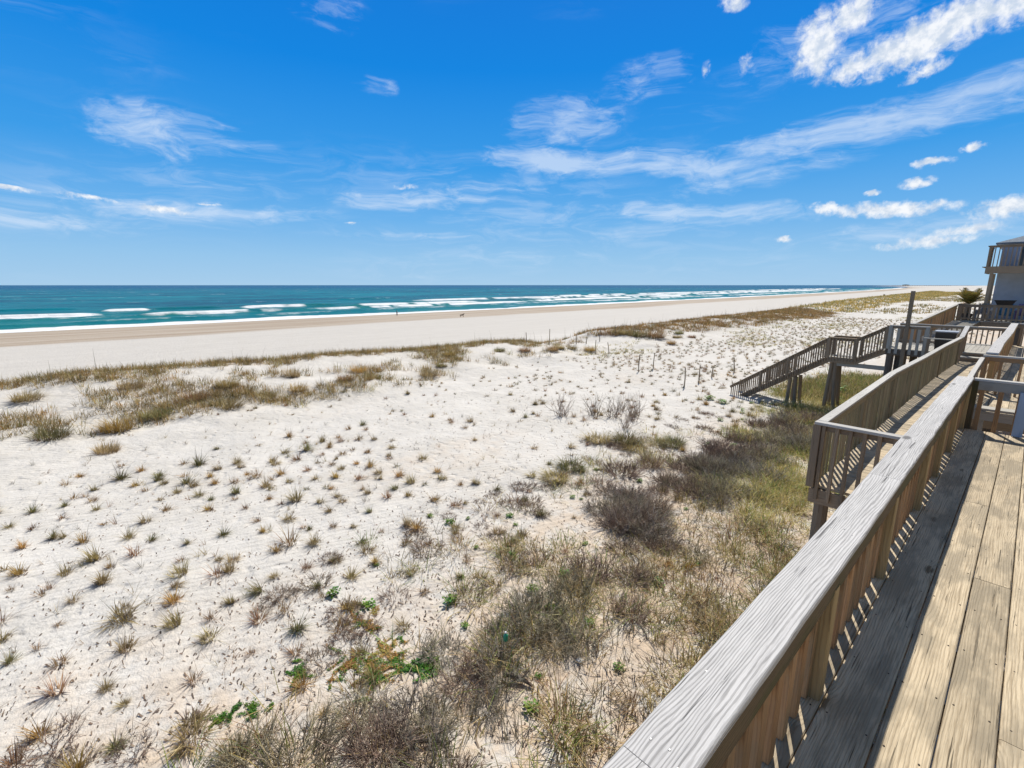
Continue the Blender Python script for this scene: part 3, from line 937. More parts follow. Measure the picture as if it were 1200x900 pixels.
t_ = empty('handrail', (-1.5, 22.8, -2.5), 'short steep handrail with pale cap rising beside the grey steps', 'handrail')
rail_run(t_, [(-1.53, 22.35, -1.74), (-1.52, 23.7, -1.44)], .9, cap=(.13, .036), capmat='cap', bal=(.05, .04, .2), balmat='grey', posts=[.05, 1.3], rail=.09)

# ---- platform and beach stairs
PY0, PY1 = 24.6, 27.6
t_ = empty('wooden_platform', (-2.5, 26, -2.55), 'raised grey platform between the walkway and the beach stairs', 'platform')
xx = -3.92; k = 0
while xx < -.70:
    z = -2.55 if xx < -2.45 else -2.40
    y0 = PY0 if xx < -2.3 else 23.96
    mb = MB(); mb.board((xx + .07, y0, z - .018), (xx + .07, PY1, z - .018), .136, .036); mb.build('plank', M['drift'], t_)
    xx += .142
for (a, b_) in [((-3.92, PY0 + .02, -2.70), (-2.32, PY0 + .02, -2.70)), ((-3.92, PY1, -2.70), (-.70, PY1, -2.70)), ((-3.90, PY0 + .05, -2.70), (-3.90, PY1 - .03, -2.70)), ((-2.3, 23.97, -2.55), (-.7, 23.97, -2.55)), ((-2.32, 24.0, -2.62), (-2.32, PY1, -2.68))]:
    mb = MB(); mb.board(a, b_, .04, .24); mb.build('rim_joist', M['darkwood'], t_)
for (x0, y0) in [(-3.75, 24.75), (-3.5, 25.0), (-3.2, 26.4), (-2.6, 24.8), (-3.75, 27.4), (-2.4, 27.4), (-1.9, 24.3), (-.9, 24.3), (-.9, 27.4)]:
    mb = MB(); mb.rod((x0, y0, -2.60), (x0 + .02, y0, -5.9), .13, n=10, segs=4, rough=.04); mb.build('pile', M['darkwood'], t_)
t_ = empty('platform_railing', (-3.2, PY0, -2.55), 'front railing of wide grey boards on the raised platform, beside the tall pole', 'railing', 'railings of the platform and stairs')
rail_run(t_, [(-3.88, PY0, -1.60), (-2.62, PY0, -1.60)], .95, cap=(.13, .036), bal=(.10, .03, .21), balmat='drift', baloff=.03, below=.2, posts=[.04, 1.2], postsz=.12, postmat='drift', rail=.09)
t_ = empty('platform_railing', (-2.2, PY1, -2.55), 'back railing of the raised platform behind the black bin', 'railing', 'railings of the platform and stairs')
rail_run(t_, [(-4.0, PY1, -1.68), (-.50, PY1, -1.70)], .87, cap=(.13, .036), bal=(.045, .04, .16), balmat='grey', baloff=-.02, posts=[.1, 1.6, 3.3], rail=.09, bottom=.1)
t_ = empty('platform_railing', (-2.2, 24.3, -2.55), 'low single grey rail in front of the black bin', 'railing', 'railings of the platform and stairs')
for x0 in (-2.55, -1.75):
    mb = MB(); mb.board((x0, 24.0, -2.02), (x0, 24.0, -2.75), .09, .09, up=(0, 1, 0)); mb.build('post', M['grey'], t_)
mb = MB(); mb.board((-2.7, 24.0, -2.0), (-1.62, 24.0, -2.0), .12, .035); mb.build('cap_board', M['drift'], t_)
mb = MB(); mb.board((-3.32, PY0 - .07, -.23), (-3.32, PY0 - .07, -5.9), .13, .13, up=(0, 1, 0), ch=.006)
tag(mb.build('wooden_pole', M['stake'], None), 'tall square wooden pole rising above the platform railing', 'pole')

# beach stairs: one thing with two flights and a landing
S0, S1 = 24.62, 25.55
t_ = empty('beach_stairs', (-6, 25, -3.2), 'dark wooden stairs descending from the platform to the white sand', 'stairs')


def flight(x0, z0, x1, z1, n):
    for yy in (S0, S1):
        mb = MB(); mb.board((x0, yy, z0 - .12), (x1, yy, z1 - .12), .04, .24, ch=.004); mb.build('stringer', M['grey'], t_)
    for i in range(n):
        u = (i + .5) / n
        mb = MB(); mb.board((x0 + (x1 - x0) * u, S0 + .03, z0 + (z1 - z0) * u - .02), (x0 + (x1 - x0) * u, S1 - .03, z0 + (z1 - z0) * u - .02), .27, .036); mb.build('tread', M['drift'], t_)


flight(-3.95, -2.58, -4.92, -3.14, 3)
flight(-5.92, -3.14, -9.75, -5.66, 13)
for i in range(7):
    x0 = -4.92 - (i + .5) * 1.0 / 7
    mb = MB(); mb.board((x0, S0, -3.14), (x0, S1, -3.14), .136, .036); mb.build('plank', M['drift'], t_)
for yy in (S0 - .02, S1 + .02):
    mb = MB(); mb.board((-4.90, yy, -3.27), (-5.94, yy, -3.27), .04, .2); mb.build('rim_joist', M['grey'], t_)
mb = MB(); mb.board((-5.6, S0 + .08, -3.42), (-3.7, S0 + .08, -3.42), .05, .18); mb.build('beam', M['drift'], t_)
for (x0, dx) in [(-5.75, -.12), (-5.62, .15), (-7.35, -.05), (-7.12, .08)]:
    zt = -3.3 if x0 > -6.5 else -4.25
    mb = MB(); mb.rod((x0, S0 + .12, zt), (x0 + dx, S0 + .12, -5.9), .08, n=10, segs=4, rough=.04); mb.build('pile', M['grey'], t_)
    mb = MB(); mb.rod((x0, S1 - .12, zt), (x0 + dx, S1 - .12, -5.9), .08, n=10, segs=4, rough=.04); mb.build('pile', M['grey'], t_)
for k, yy in enumerate((S0 - .04, S1 + .04)):
    side = 'near side' if k == 0 else 'far side'
    t2 = empty('stair_railing', (-6, yy, -3.2), ['stair railing on the side of the beach stairs nearest the deck', 'stair railing on the far side of the beach stairs'][k], 'railing', 'railings of the platform and stairs')
    rail_run(t2, [(-3.90, yy, -1.62), (-4.92, yy, -2.25), (-5.93, yy, -2.25), (-10.05, yy, -5.10 if k else -5.10)], .90, cap=(.13, .036), capmat='grey', bal=(.04, .04, .115), balmat='grey', below=.14, posts=[.05, 1.2, 2.2, 4.1, 5.5], postmat='grey', postsz=.10, rail=.10, railmat='grey', baloff=(.02 if k else -.02))

# black bin on the platform
t_ = empty('rubbish_bin', (-2.15, 25.0, -2.55), 'black wheeled bin with grey lid standing on the platform', 'bin')
mb = MB(); a, b2 = .27, .31
mb.poly([(-2.15 - a, 25 - a, -2.53), (-2.15 + a, 25 - a, -2.53), (-2.15 + a, 25 + a, -2.53), (-2.15 - a, 25 + a, -2.53),
         (-2.15 - b2, 25 - b2, -1.80), (-2.15 + b2, 25 - b2, -1.80), (-2.15 + b2, 25 + b2, -1.80), (-2.15 - b2, 25 + b2, -1.80)],
        [(3, 2, 1, 0), (0, 1, 5, 4), (1, 2, 6, 5), (2, 3, 7, 6), (3, 0, 4, 7), (4, 5, 6, 7)])
mb.build('body', M['black'], t_)
mb = MB(); mb.board((-2.49, 25, -1.775), (-1.81, 25, -1.775), .68, .045, ch=.015); mb.build('lid', M['greylid'], t_)
mb = MB(); mb.rod((-2.4, 25.36, -1.86), (-1.9, 25.36, -1.86), .018); mb.build('handle', M['black'], t_)

# ---- neighbour's place
NY = 38.0
t_ = empty('wooden_deck', (0, 41, -2.0), "neighbour's low grey porch deck under the overhanging balcony", 'deck')
xx = -3.0
while xx < 5:
    mb = MB(); mb.board((xx + .14, NY, -2.02), (xx + .14, 43, -2.02), .272, .036); mb.build('plank', M['drift'], t_); xx += .28
mb = MB(); mb.board((-3.0, NY - .02, -2.17), (5, NY - .02, -2.17), .04, .26); mb.build('rim_joist', M['grey'], t_)
mb = MB(); mb.board((-3.02, NY, -2.17), (-3.02, 43, -2.17), .04, .26); mb.build('rim_joist', M['grey'], t_)
for x0 in (-2.8, -.5, 2, 4.5):
    for y0 in (38.2, 42.6):
        mb = MB(); mb.rod((x0, y0, -2.2), (x0, y0, -5.9), .14, n=10); mb.build('pile', M['darkwood'], t_)
t_ = empty('porch_railing', (0, NY, -2.0), "grey railing along the front of the neighbour's porch", 'railing', "railings of the neighbour's house")
rail_run(t_, [(-3.0, NY, -1.08), (4.9, NY, -1.10)], .92, cap=(.14, .036), capmat='grey', bal=(.09, .03, .19), balmat='grey', posts=[.1, 1.5, 2.9, 4.3, 6, 7.6], postsz=.12, rail=.12, bottom=.12, below=0)
t_ = empty('porch_railing', (-3.0, 40.5, -2.0), "seaward side railing of the neighbour's porch", 'railing', "railings of the neighbour's house")
rail_run(t_, [(-3.0, NY + .1, -1.08), (-3.0, 42.9, -1.08)], .92, cap=(.14, .036), capmat='grey', bal=(.04, .04, .15), balmat='grey', posts=[2.4, 4.7], rail=.09, bottom=.12)
t_ = empty('ramp_railing', (-3.5, 33, -2.4), "long sloping railing climbing from behind the platform to the neighbour's porch", 'railing', "railings of the neighbour's house")
rail_run(t_, [(-4.0, 27.9, -1.98), (-3.06, NY - .1, -1.08)], .92, cap=(.15, .036), bal=(.07, .035, .17), balmat='baluster', posts=[.1, 2.5, 5.0, 7.5, 9.9], postmat='grey', rail=.10, railmat='post')
t_ = empty('ramp', (-2.8, 33, -2.6), "sloping plank ramp leading up to the neighbour's porch", 'ramp')
for i in range(58):
    u = i / 58.; y0 = 28.0 + u * 9.9
    xl = -4.0 + u * .94
    mb = MB(); z = -2.90 + u * .88
    mb.board((xl, y0, z), (xl + 1.1, y0, z), .155, .036); mb.build('plank', M['drift'], t_)
for dx in (0, 1.1):
    mb = MB(); mb.board((-4.0 + dx, 27.95, -3.03), (-3.06 + dx, 37.9, -2.15), .04, .22); mb.build('stringer', M['grey'], t_)
for y0, u in ((29, .1), (32, .4), (35, .7)):
    for dx in (.05, 1.0):
        mb = MB(); mb.rod((-4.0 + u * .94 + dx, y0, -3.1 + u * .9), (-4.0 + u * .94 + dx, y0, -5.9), .1, n=8); mb.build('pile', M['darkwood'], t_)

t_ = empty('beach_house', (3, 45, -2.0), "neighbour's blue-grey two-storey beach house with upper balcony", 'house')
mb = MB()
mb.poly([(-1.80, 41, -2.0), (9, 41, -2.0), (9, 52, -2.0), (-1.80, 52, -2.0), (-1.80, 41, 2.36), (9, 41, 2.36), (9, 52, 2.36), (-1.80, 52, 2.36)],
        [(3, 2, 1, 0), (0, 1, 5, 4), (1, 2, 6, 5), (2, 3, 7, 6), (3, 0, 4, 7), (4, 5, 6, 7)])
mb.build('wall', M['wall'], t_)
mb = MB()
mb.poly([(-2.1, 40.7, 2.36), (9.3, 40.7, 2.36), (9.3, 52.3, 2.36), (-2.1, 52.3, 2.36), (-2.1, 40.7, 2.44), (9.3, 40.7, 2.44), (9.3, 52.3, 2.44), (-2.1, 52.3, 2.44), (3.6, 44.5, 4.4), (3.6, 48.5, 4.4)],
        [(3, 2, 1, 0), (0, 1, 5, 4), (1, 2, 6, 5), (2, 3, 7, 6), (3, 0, 4, 7), (4, 5, 8), (5, 6, 9, 8), (6, 7, 9), (7, 4, 8, 9)])
mb.build('roof', M['roof'], t_)
for (x0, x1, z0, z1) in [(-1.0, .1, 1.05, 2.2), (.7, 2.5, 1.05, 2.25), (.0, 1.8, -2.0, .1), (3.2, 4.2, -1.0, .2)]:
    mb = MB(); mb.board((x0 - .07, 40.97, (z0 + z1) / 2), (x1 + .07, 40.97, (z0 + z1) / 2), .06, z1 - z0 + .14, ch=.004); fr = mb.build('window', M['white'], t_)
    mb = MB(); mb.board((x0, 40.93, (z0 + z1) / 2), (x1, 40.93, (z0 + z1) / 2), .03, z1 - z0, ch=0); pn_ = mb.build('pane', M['glass'], t_); pn_.parent = fr
mb = MB()
for i in range(19):
    mb.board((-2.14 + .4 * i, 38.0, .99), (-2.14 + .4 * i, 41, .99), .38, .036)
mb.build('balcony_floor', M['grey'], t_)
mb = MB(); mb.board((-2.16, 37.98, .82), (5.2, 37.98, .82), .05, .38); mb.build('balcony_fascia', M['grey'], t_)
mb = MB(); mb.board((-2.16, 38.02, .82), (-2.16, 41, .82), .05, .38); mb.build('balcony_fascia', M['grey'], t_)
for (x0, y0) in [(-1.90, 38.15), (-1.86, 39.4), (1.2, 38.15), (4.6, 38.15)]:
    mb = MB(); mb.board((x0, y0, .63), (x0, y0, -2.0), .15, .15, up=(0, 1, 0), ch=.006); mb.build('balcony_post', M['stake'], t_)
t_ = empty('balcony_railing', (1.5, NY, 1.0), "dark railing along the front of the neighbour's upper balcony", 'railing', "railings of the neighbour's house")
rail_run(t_, [(-2.18, NY, 2.14), (5.1, NY, 2.14)], 1.12, cap=(.14, .04), capmat='grey', bal=(.045, .04, .165), balmat='grey', posts=[.06, 2.4, 4.8, 7.1], postmat='grey', rail=.08, railmat='grey', below=.12)
t_ = empty('balcony_railing', (-2.18, 39.5, 1.0), "seaward end railing of wide brown boards on the upper balcony", 'railing', "railings of the neighbour's house")
rail_run(t_, [(-2.18, NY + .1, 2.14), (-2.18, 40.9, 2.14)], 1.12, cap=(.14, .04), capmat='darkwood', bal=(.09, .03, .13), balmat='grey', posts=[1.4, 2.7], rail=.08, below=.12)

# things on the neighbour's porch and balcony
t_ = empty('planter_box', (-1.13, NY + .02, -1.08), "black flared planter tub resting on the neighbour's porch railing", 'planter')
mb = MB()
def ring(xc, yc, z, a, b):
    return [(xc - a, yc - b, z), (xc + a, yc - b, z), (xc + a, yc + b, z), (xc - a, yc + b, z)]
mb.poly(ring(-1.13, 38.02, -1.078, .30, .14) + ring(-1.13, 38.02, -.84, .42, .2) + ring(-1.13, 38.02, -.84, .38, .17) + ring(-1.13, 38.02, -.95, .36, .16),
        [(3, 2, 1, 0), (0, 1, 5, 4), (1, 2, 6, 5), (2, 3, 7, 6), (3, 0, 4, 7), (4, 5, 9, 8), (5, 6, 10, 9), (6, 7, 11, 10), (7, 4, 8, 11), (8, 9, 13, 12), (9, 10, 14, 13), (10, 11, 15, 14), (11, 8, 12, 15), (12, 13, 14, 15)])
mb.build('tub', M['black'], t_)
mb = MB(); mb.board((-1.57, 38.02, -.835), (-.69, 38.02, -.835), .44, .03, ch=.01); mb.build('rim', M['black'], t_)


def deck_chair(x, y, z, mat, label):
    t = empty('deck_chair', (x, y, z), label, 'chair', "chairs on the neighbour's porch")
    for i in range(5):
        mb = MB(); mb.board((x - .22 + .11 * i, y + .12, z + .34), (x - .22 + .11 * i, y + .28, z + .95), .09, .02, up=(0, -1, .3)); mb.build('back_slat', M[mat], t)
    for i in range(4):
        mb = MB(); mb.board((x - .26, y - .26 + .12 * i, z + .38 - .02 * i), (x + .26, y - .26 + .12 * i, z + .38 - .02 * i), .10, .02); mb.build('seat_slat', M[mat], t)
    for sx in (-.3, .3):
        mb = MB(); mb.board((x + sx, y - .35, z + .58), (x + sx, y + .25, z + .58), .10, .025); mb.build('armrest', M[mat], t)
        mb = MB(); mb.board((x + sx, y - .28, z + .567), (x + sx, y - .28, z), .07, .03, up=(0, 1, 0)); mb.build('leg', M[mat], t)
        mb = MB(); mb.board((x + sx, y + .15, z + .567), (x + sx, y + .3, z), .07, .03, up=(0, 1, 0)); mb.build('leg', M[mat], t)


deck_chair(-1.05, 38.75, -2.0, 'bluefab', "light blue slatted chair on the neighbour's porch, below the planter tub")
deck_chair(-1.95, 38.9, -2.0, 'greylid', "grey slatted chair on the neighbour's porch, left of the blue one")
deck_chair(-.35, 39.2, -2.0, 'purple', "mauve slatted chair on the neighbour's porch, right of the blue one")

# ---- distant fishing pier and beach marker
t_ = empty('fishing_pier', (-700, 4650, -9.4), 'tiny dark fishing pier standing in the sea on the horizon', 'pier')
mb = MB(); mb.board((-430, 4650, -3.5), (-760, 4650, -3.5), 8, 1.2, ch=0); mb.build('pier_deck', M['darkwood'], t_)
for i in range(34):
    mb = MB(); x0 = -430 - i * 10; mb.rod((x0, 4650, -4.1), (x0, 4650, -13), .6, n=6); mb.build('pile', M['darkwood'], t_)
mb = MB(); mb.poly([(-700, 4640, -2.9), (-660, 4640, -2.9), (-660, 4660, -2.9), (-700, 4660, -2.9), (-700, 4640, 1.5), (-660, 4640, 1.5), (-660, 4660, 1.5), (-700, 4660, 1.5), (-680, 4640, 4), (-680, 4660, 4)],
                   [(0, 1, 5, 8, 4), (2, 3, 7, 9, 6), (1, 2, 6, 5), (3, 0, 4, 7), (5, 6, 9, 8), (7, 4, 8, 9), (3, 2, 1, 0)]); mb.build('shelter', M['darkwood'], t_)
sx_, sy_ = -56.5, 328.0
sz_ = float(ground(sx_, sy_))
t_ = empty('beach_sign', (sx_, sy_, sz_), 'small dark signpost standing on the distant beach', 'signpost')
mb = MB(); mb.board((sx_, sy_, sz_ - .3), (sx_, sy_, sz_ + 2.6), .2, .2, up=(0, 1, 0)); mb.build('post', M['darkwood'], t_)
mb = MB(); mb.board((sx_ - .45, sy_ - .16, sz_ + 2.2), (sx_ + .45, sy_ - .16, sz_ + 2.2), .06, .9); mb.build('board', M['grey'], t_)

# ---- sand-fence stakes
STAKES = [(-16.96, 26.9, 1.15, 'leaning stake left of its pair on the open sand'), (-16.87, 28.5, 1.1, 'straight stake right of its pair on the open sand'),
          (-12.6, 24.6, 1.1, 'dark leaning stake close to the foot of the beach stairs'), (-12.6, 26.4, 1.0, 'upright stake just behind the dark leaning one by the stairs'),
          (-24.2, 31.8, 1.25, 'stake in the thick grass where the front dune ends'), (-23.3, 32.3, 1.0, 'crooked stake on bare sand right of the grassy dune end'),
          (-30.4, 29.6, 1.0, 'short stake deep in crest grass, first of the fence line'), (-29.6, 31.8, 1.5, 'tall stake in the dip of the front dune'),
          (-28.7, 34.6, 1.1, 'stake in crest grass, middle of three in the dune dip'), (-28.2, 35.4, 1.1, 'thin stake in crest grass, right beside the middle one'),
          (-28.1, 37.4, 1.2, 'stake at the right end of the grassy dip'), (-28.6, 40.5, 1.0, 'pale stake beyond the dip before the second dune'),
          (-12.75, 28.3, .7, 'short stake among small tufts beside the stairs'), (-12.5, 31.0, 1.0, 'thin stake among small tufts, farthest of those near the stairs')]
for (x0, y0, h, lb) in STAKES:
    z0 = float(ground(x0, y0))
    mb = MB(); lx, ly = random.uniform(-.12, .12), random.uniform(-.12, .12)
    mb.rod((x0, y0, z0 - .25), (x0 + lx, y0 + ly, z0 + h), .038, .030, n=8, segs=5, bend=.05, rough=.12)
    tag(mb.build('fence_stake', M['stake'], None, origin=(x0, y0, z0)), lb, 'stake', 'weathered stakes of the old sand fence')
# ------------------------------------------------------------------ grass, brush and ground cover
def blades(bx, by, bz, az_, lean, L, wd, col0, col1, curl=0.5, rows=(0, .35, .7, 1)):
    """vectorised arching blades; returns V, F, C"""
    n = len(bx)
    dx, dy = np.cos(az_), np.sin(az_)
    sx_, sy_ = -dy, dx
    Vs, Cs = [], []
    for t in rows:
        hor = L * (lean * t + curl * lean * t * t)
        ver = L * (t * np.sqrt(np.clip(1 - lean ** 2 * .8, .05, 1)) - curl * .55 * lean * t * t)
        wv = wd * (1 - t ** 2 * .92) * .5
        cx, cy, cz = bx + dx * hor, by + dy * hor, bz + ver
        Vs.append(np.stack([cx - sx_ * wv, cy - sy_ * wv, cz], -1))
        Vs.append(np.stack([cx + sx_ * wv, cy + sy_ * wv, cz], -1))
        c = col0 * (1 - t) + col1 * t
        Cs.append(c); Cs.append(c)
    k = len(rows) * 2
    V = np.stack(Vs, 1).reshape(-1, 3)
    C = np.stack(Cs, 1).reshape(-1, 3)
    b0 = np.arange(n)[:, None] * k
    F = np.concatenate([np.stack([b0[:, 0] + 2 * i, b0[:, 0] + 2 * i + 1, b0[:, 0] + 2 * i + 3, b0[:, 0] + 2 * i + 2], -1) for i in range(len(rows) - 1)])
    return V, F, C


PAL = {
    'tan': [(.33, .26, .12), (.26, .20, .085), (.38, .31, .16), (.22, .165, .07)],
    'rust': [(.24, .13, .065), (.30, .19, .095), (.17, .10, .055), (.36, .26, .14)],
    'olive': [(.15, .15, .055), (.20, .18, .075), (.27, .22, .105), (.12, .13, .045)],
    'gold': [(.40, .25, .075), (.33, .20, .06), (.27, .19, .06), (.46, .32, .12)],
    'straw': [(.50, .38, .17), (.42, .31, .13), (.28, .27, .07), (.58, .46, .24), (.34, .28, .09)],
    'green': [(.12, .19, .035), (.17, .24, .05), (.25, .26, .08)],
    'grey': [(.19, .165, .135), (.25, .22, .18), (.13, .11, .09), (.16, .15, .11)],
    'greyol': [(.21, .19, .125), (.18, .155, .10), (.26, .23, .16), (.13, .115, .08)],
    'brown': [(.14, .10, .075), (.18, .13, .10), (.10, .075, .06), (.21, .16, .12)],
}


def pick(pal, n, r=rng):
    P = np.array(PAL[pal]); c = P[r.integers(0, len(P), n)]
    return np.clip(c * r.uniform(1.05, 1.75, (n, 1)), 0, .72)


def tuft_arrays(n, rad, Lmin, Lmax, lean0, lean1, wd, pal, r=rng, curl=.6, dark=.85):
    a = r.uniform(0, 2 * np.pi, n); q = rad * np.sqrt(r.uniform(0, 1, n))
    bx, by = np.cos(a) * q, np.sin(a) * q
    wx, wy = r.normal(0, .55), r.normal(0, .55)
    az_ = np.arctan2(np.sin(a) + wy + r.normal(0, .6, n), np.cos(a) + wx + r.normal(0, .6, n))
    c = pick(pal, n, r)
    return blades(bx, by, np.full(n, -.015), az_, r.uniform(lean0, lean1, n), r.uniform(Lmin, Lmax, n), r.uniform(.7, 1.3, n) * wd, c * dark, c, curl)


def merge(parts):
    Vs, Fs, Cs, o = [], [], [], 0
    for v, f, c in parts:
        Vs.append(v); Fs.append(f + o); Cs.append(c); o += len(v)
    return np.concatenate(Vs), np.concatenate(Fs), np.concatenate(Cs)


def area(x, y, z):
    """plain words for where on the slope a plant stands, as seen from the deck"""
    cp, sp = math.cos(PSI), math.sin(PSI); ct, st = math.cos(TH), math.sin(TH)
    fx = -sp * x + cp * y; rx = cp * x + sp * y
    dep = fx * ct - z * st; up = fx * st + z * ct
    px = 600 + 555 * rx / dep; py = 450 - 555 * up / dep
    h = ['at the far left', 'left of the middle', 'in the middle', 'right of the middle', 'towards the deck'][int(min(4, max(0, px // 200)))]
    v = 'along the bottom edge' if py > 800 else 'on the lower slope' if py > 690 else 'halfway down' if py > 580 else 'on the upper slope' if py > 490 else 'near the dune crest'
    return h + ', ' + v


def size_word(s):
    return 'large' if s > 1.15 else 'small' if s < .8 else 'middling'


def in_view(x, y, z, margin=60):
    cp, sp = math.cos(PSI), math.sin(PSI); ct, st = math.cos(TH), math.sin(TH)
    fx = -sp * x + cp * y; rx = cp * x + sp * y
    dep = fx * ct - z * st; up = fx * st + z * ct
    px = 600 + 555 * rx / np.maximum(dep, .01); py = 450 - 555 * up / np.maximum(dep, .01)
    return (dep > .3) & (px > -margin) & (px < 1200 + margin) & (py < 900 + margin)


# prototype tufts
TP = []
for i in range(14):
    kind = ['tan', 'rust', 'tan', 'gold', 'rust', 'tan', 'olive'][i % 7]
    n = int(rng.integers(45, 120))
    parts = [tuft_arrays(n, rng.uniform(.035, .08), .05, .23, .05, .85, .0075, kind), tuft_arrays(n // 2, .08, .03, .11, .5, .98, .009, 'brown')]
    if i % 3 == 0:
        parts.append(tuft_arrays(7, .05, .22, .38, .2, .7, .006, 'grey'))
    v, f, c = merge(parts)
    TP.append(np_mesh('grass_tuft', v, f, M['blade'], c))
SP = []   # thin wiry sprigs
for i in range(6):
    v, f, c = merge([tuft_arrays(int(rng.integers(9, 18)), .035, .10, .30, .1, .9, .007, ['grey', 'rust', 'tan'][i % 3])])
    SP.append(np_mesh('grass_sprig', v, f, M['blade'], c))


def dens_tuft(x, y):
    """chance that a node of the planted grid carries a tuft"""
    d = 0.0 * x
    a = ss(-x, 5.0, 7.5) * ss(x, -20, -16) * ss(-y, -10.5, -6.0)                  # open slope at the left
    d = np.maximum(d, .88 * a)
    d = np.maximum(d, .85 * ss(-x, 4, 6) * ss(x, -13, -9) * ss(-y, -5, -1))
    b = ss(-x, 7, 10) * ss(x, -25, -20) * ss(y, 24, 29)                            # planted field at the right
    d = np.maximum(d, .72 * b)
    c = ss(-x, 6, 9) * ss(x, -22, -17) * ss(y, 7, 10) * ss(-y, -27, -22)           # bare middle
    d = np.maximum(d, .36 * c * ss(fbm(x * .3, y * .3, 301), -.5, .3))
    d = np.maximum(d, .50 * ss(-x, 5.2, 8) * ss(x, -15, -10) * ss(y, 16, 19) * ss(-y, -26, -23))
    d = np.maximum(d, .30 * ss(x, -8, -5) * ss(-x, 2, 4))
    return d * (.72 + .45 * ss(fbm(x * .45, y * .45, 311, 3), -.35, .15))


pts = []
for gx0 in np.arange(-26, -3, .62):
    for gy0 in np.arange(-9, 100, .68):
        x = gx0 + rng.normal(0, .17) + .18 * math.sin(gy0 * .7); y = gy0 + rng.normal(0, .17)
        if rng.random() < float(dens_tuft(np.array(x), np.array(y))):
            pts.append((x, y, rng.uniform(.65, 1.45) * (1.35 if rng.random() < .12 else 1), 0))
for k in range(620):
    x = rng.uniform(-24, -6); y = rng.uniform(5, 34) if k < 420 else rng.uniform(-6, 6)
    pts.append((x, y, rng.uniform(.5, 1.0), 1))
pts = np.array(pts)
pz = ground(pts[:, 0], pts[:, 1])
ok = in_view(pts[:, 0], pts[:, 1], pz, 20) & ~((pts[:, 0] > -10.6) & (pts[:, 1] > 24.2) & (pts[:, 1] < 26))
pts, pz = pts[ok], pz[ok]
dist = np.sqrt(pts[:, 0] ** 2 + pts[:, 1] ** 2 + pz ** 2)
ordr = np.argsort(dist / pts[:, 2])
pts, pz, dist = pts[ordr], pz[ordr], dist[ordr]
LB = {0: ('grass_tuft', 'small dry tuft of dune grass on the pale sand of the near slope', 'grass tuft', 'dry grass tufts dotted over the near sand'),
      1: ('grass_sprig', 'thin wiry sprig of dry grass on bare sand', 'grass sprig', 'wiry sprigs on the bare sand')}
NI = 299
nk = {0: 0, 1: 0}
rest = []
for i, (x, y, s, k) in enumerate(pts):
    k = int(k)
    if nk[k] < NI and not (k == 1 and dist[i] > 24):
        nk[k] += 1
        j_ = random.randrange(len(TP if k == 0 else SP))
        me = (TP if k == 0 else SP)[j_]
        nm, lb, ct_, gr = LB[k]
        cw = (['straw-coloured', 'reddish brown', 'straw-coloured', 'golden', 'reddish brown', 'straw-coloured', 'olive'][j_ % 7]) if k == 0 else ['grey', 'reddish', 'tan'][j_ % 3]
        lb = size_word(s) + ' ' + cw + (' grass tuft ' if k == 0 else ' wiry sprig ') + area(x, y, float(pz[i]))
        tag(link(nm, me, None, (x, y, float(pz[i])), (rng.normal(0, .12), rng.normal(0, .12), rng.uniform(0, 6.28)), (s, s, s * rng.uniform(.8, 1.25))), lb, ct_, gr)
    else:
        rest.append((x, y, float(pz[i]), s, k))


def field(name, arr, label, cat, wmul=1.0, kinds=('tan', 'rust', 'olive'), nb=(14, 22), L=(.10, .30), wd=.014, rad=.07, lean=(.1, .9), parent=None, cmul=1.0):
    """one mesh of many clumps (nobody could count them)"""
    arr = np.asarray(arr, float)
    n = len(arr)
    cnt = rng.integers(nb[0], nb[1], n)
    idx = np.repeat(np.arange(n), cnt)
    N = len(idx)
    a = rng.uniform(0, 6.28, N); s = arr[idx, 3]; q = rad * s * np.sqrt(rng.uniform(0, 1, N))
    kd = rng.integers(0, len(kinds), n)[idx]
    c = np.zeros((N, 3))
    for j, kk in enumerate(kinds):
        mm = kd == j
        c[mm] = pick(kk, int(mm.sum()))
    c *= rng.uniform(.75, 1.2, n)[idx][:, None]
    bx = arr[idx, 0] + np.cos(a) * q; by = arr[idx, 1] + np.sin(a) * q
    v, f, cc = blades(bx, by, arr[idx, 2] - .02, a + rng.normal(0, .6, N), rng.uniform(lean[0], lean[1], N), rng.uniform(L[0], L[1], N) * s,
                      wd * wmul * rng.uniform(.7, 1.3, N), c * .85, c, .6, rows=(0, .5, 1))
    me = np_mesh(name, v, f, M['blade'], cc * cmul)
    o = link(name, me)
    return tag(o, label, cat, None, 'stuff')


rest_near = [r_ for r_ in rest if r_[1] < 30 and r_[0] > -27]
rest_far = [r_ for r_ in rest if not (r_[1] < 30 and r_[0] > -27)]
field('tuft_grass', rest, 'small dry tufts scattered in rows over the far white dune field', 'dune grass', nb=(26, 38), L=(.07, .25), wd=.016, cmul=.68, kinds=('tan', 'rust', 'gold', 'tan', 'olive'))


# ---- grass of the front dune (crest and its landward face)
def scat(n, x0, x1, y0, y1, dens):
    x = rng.uniform(x0, x1, n); y = rng.uniform(y0, y1, n)
    k = rng.random(n) < dens(x, y)
    x, y = x[k], y[k]; z = ground(x, y)
    k = in_view(x, y, z, 20)
    return x[k], y[k], z[k]


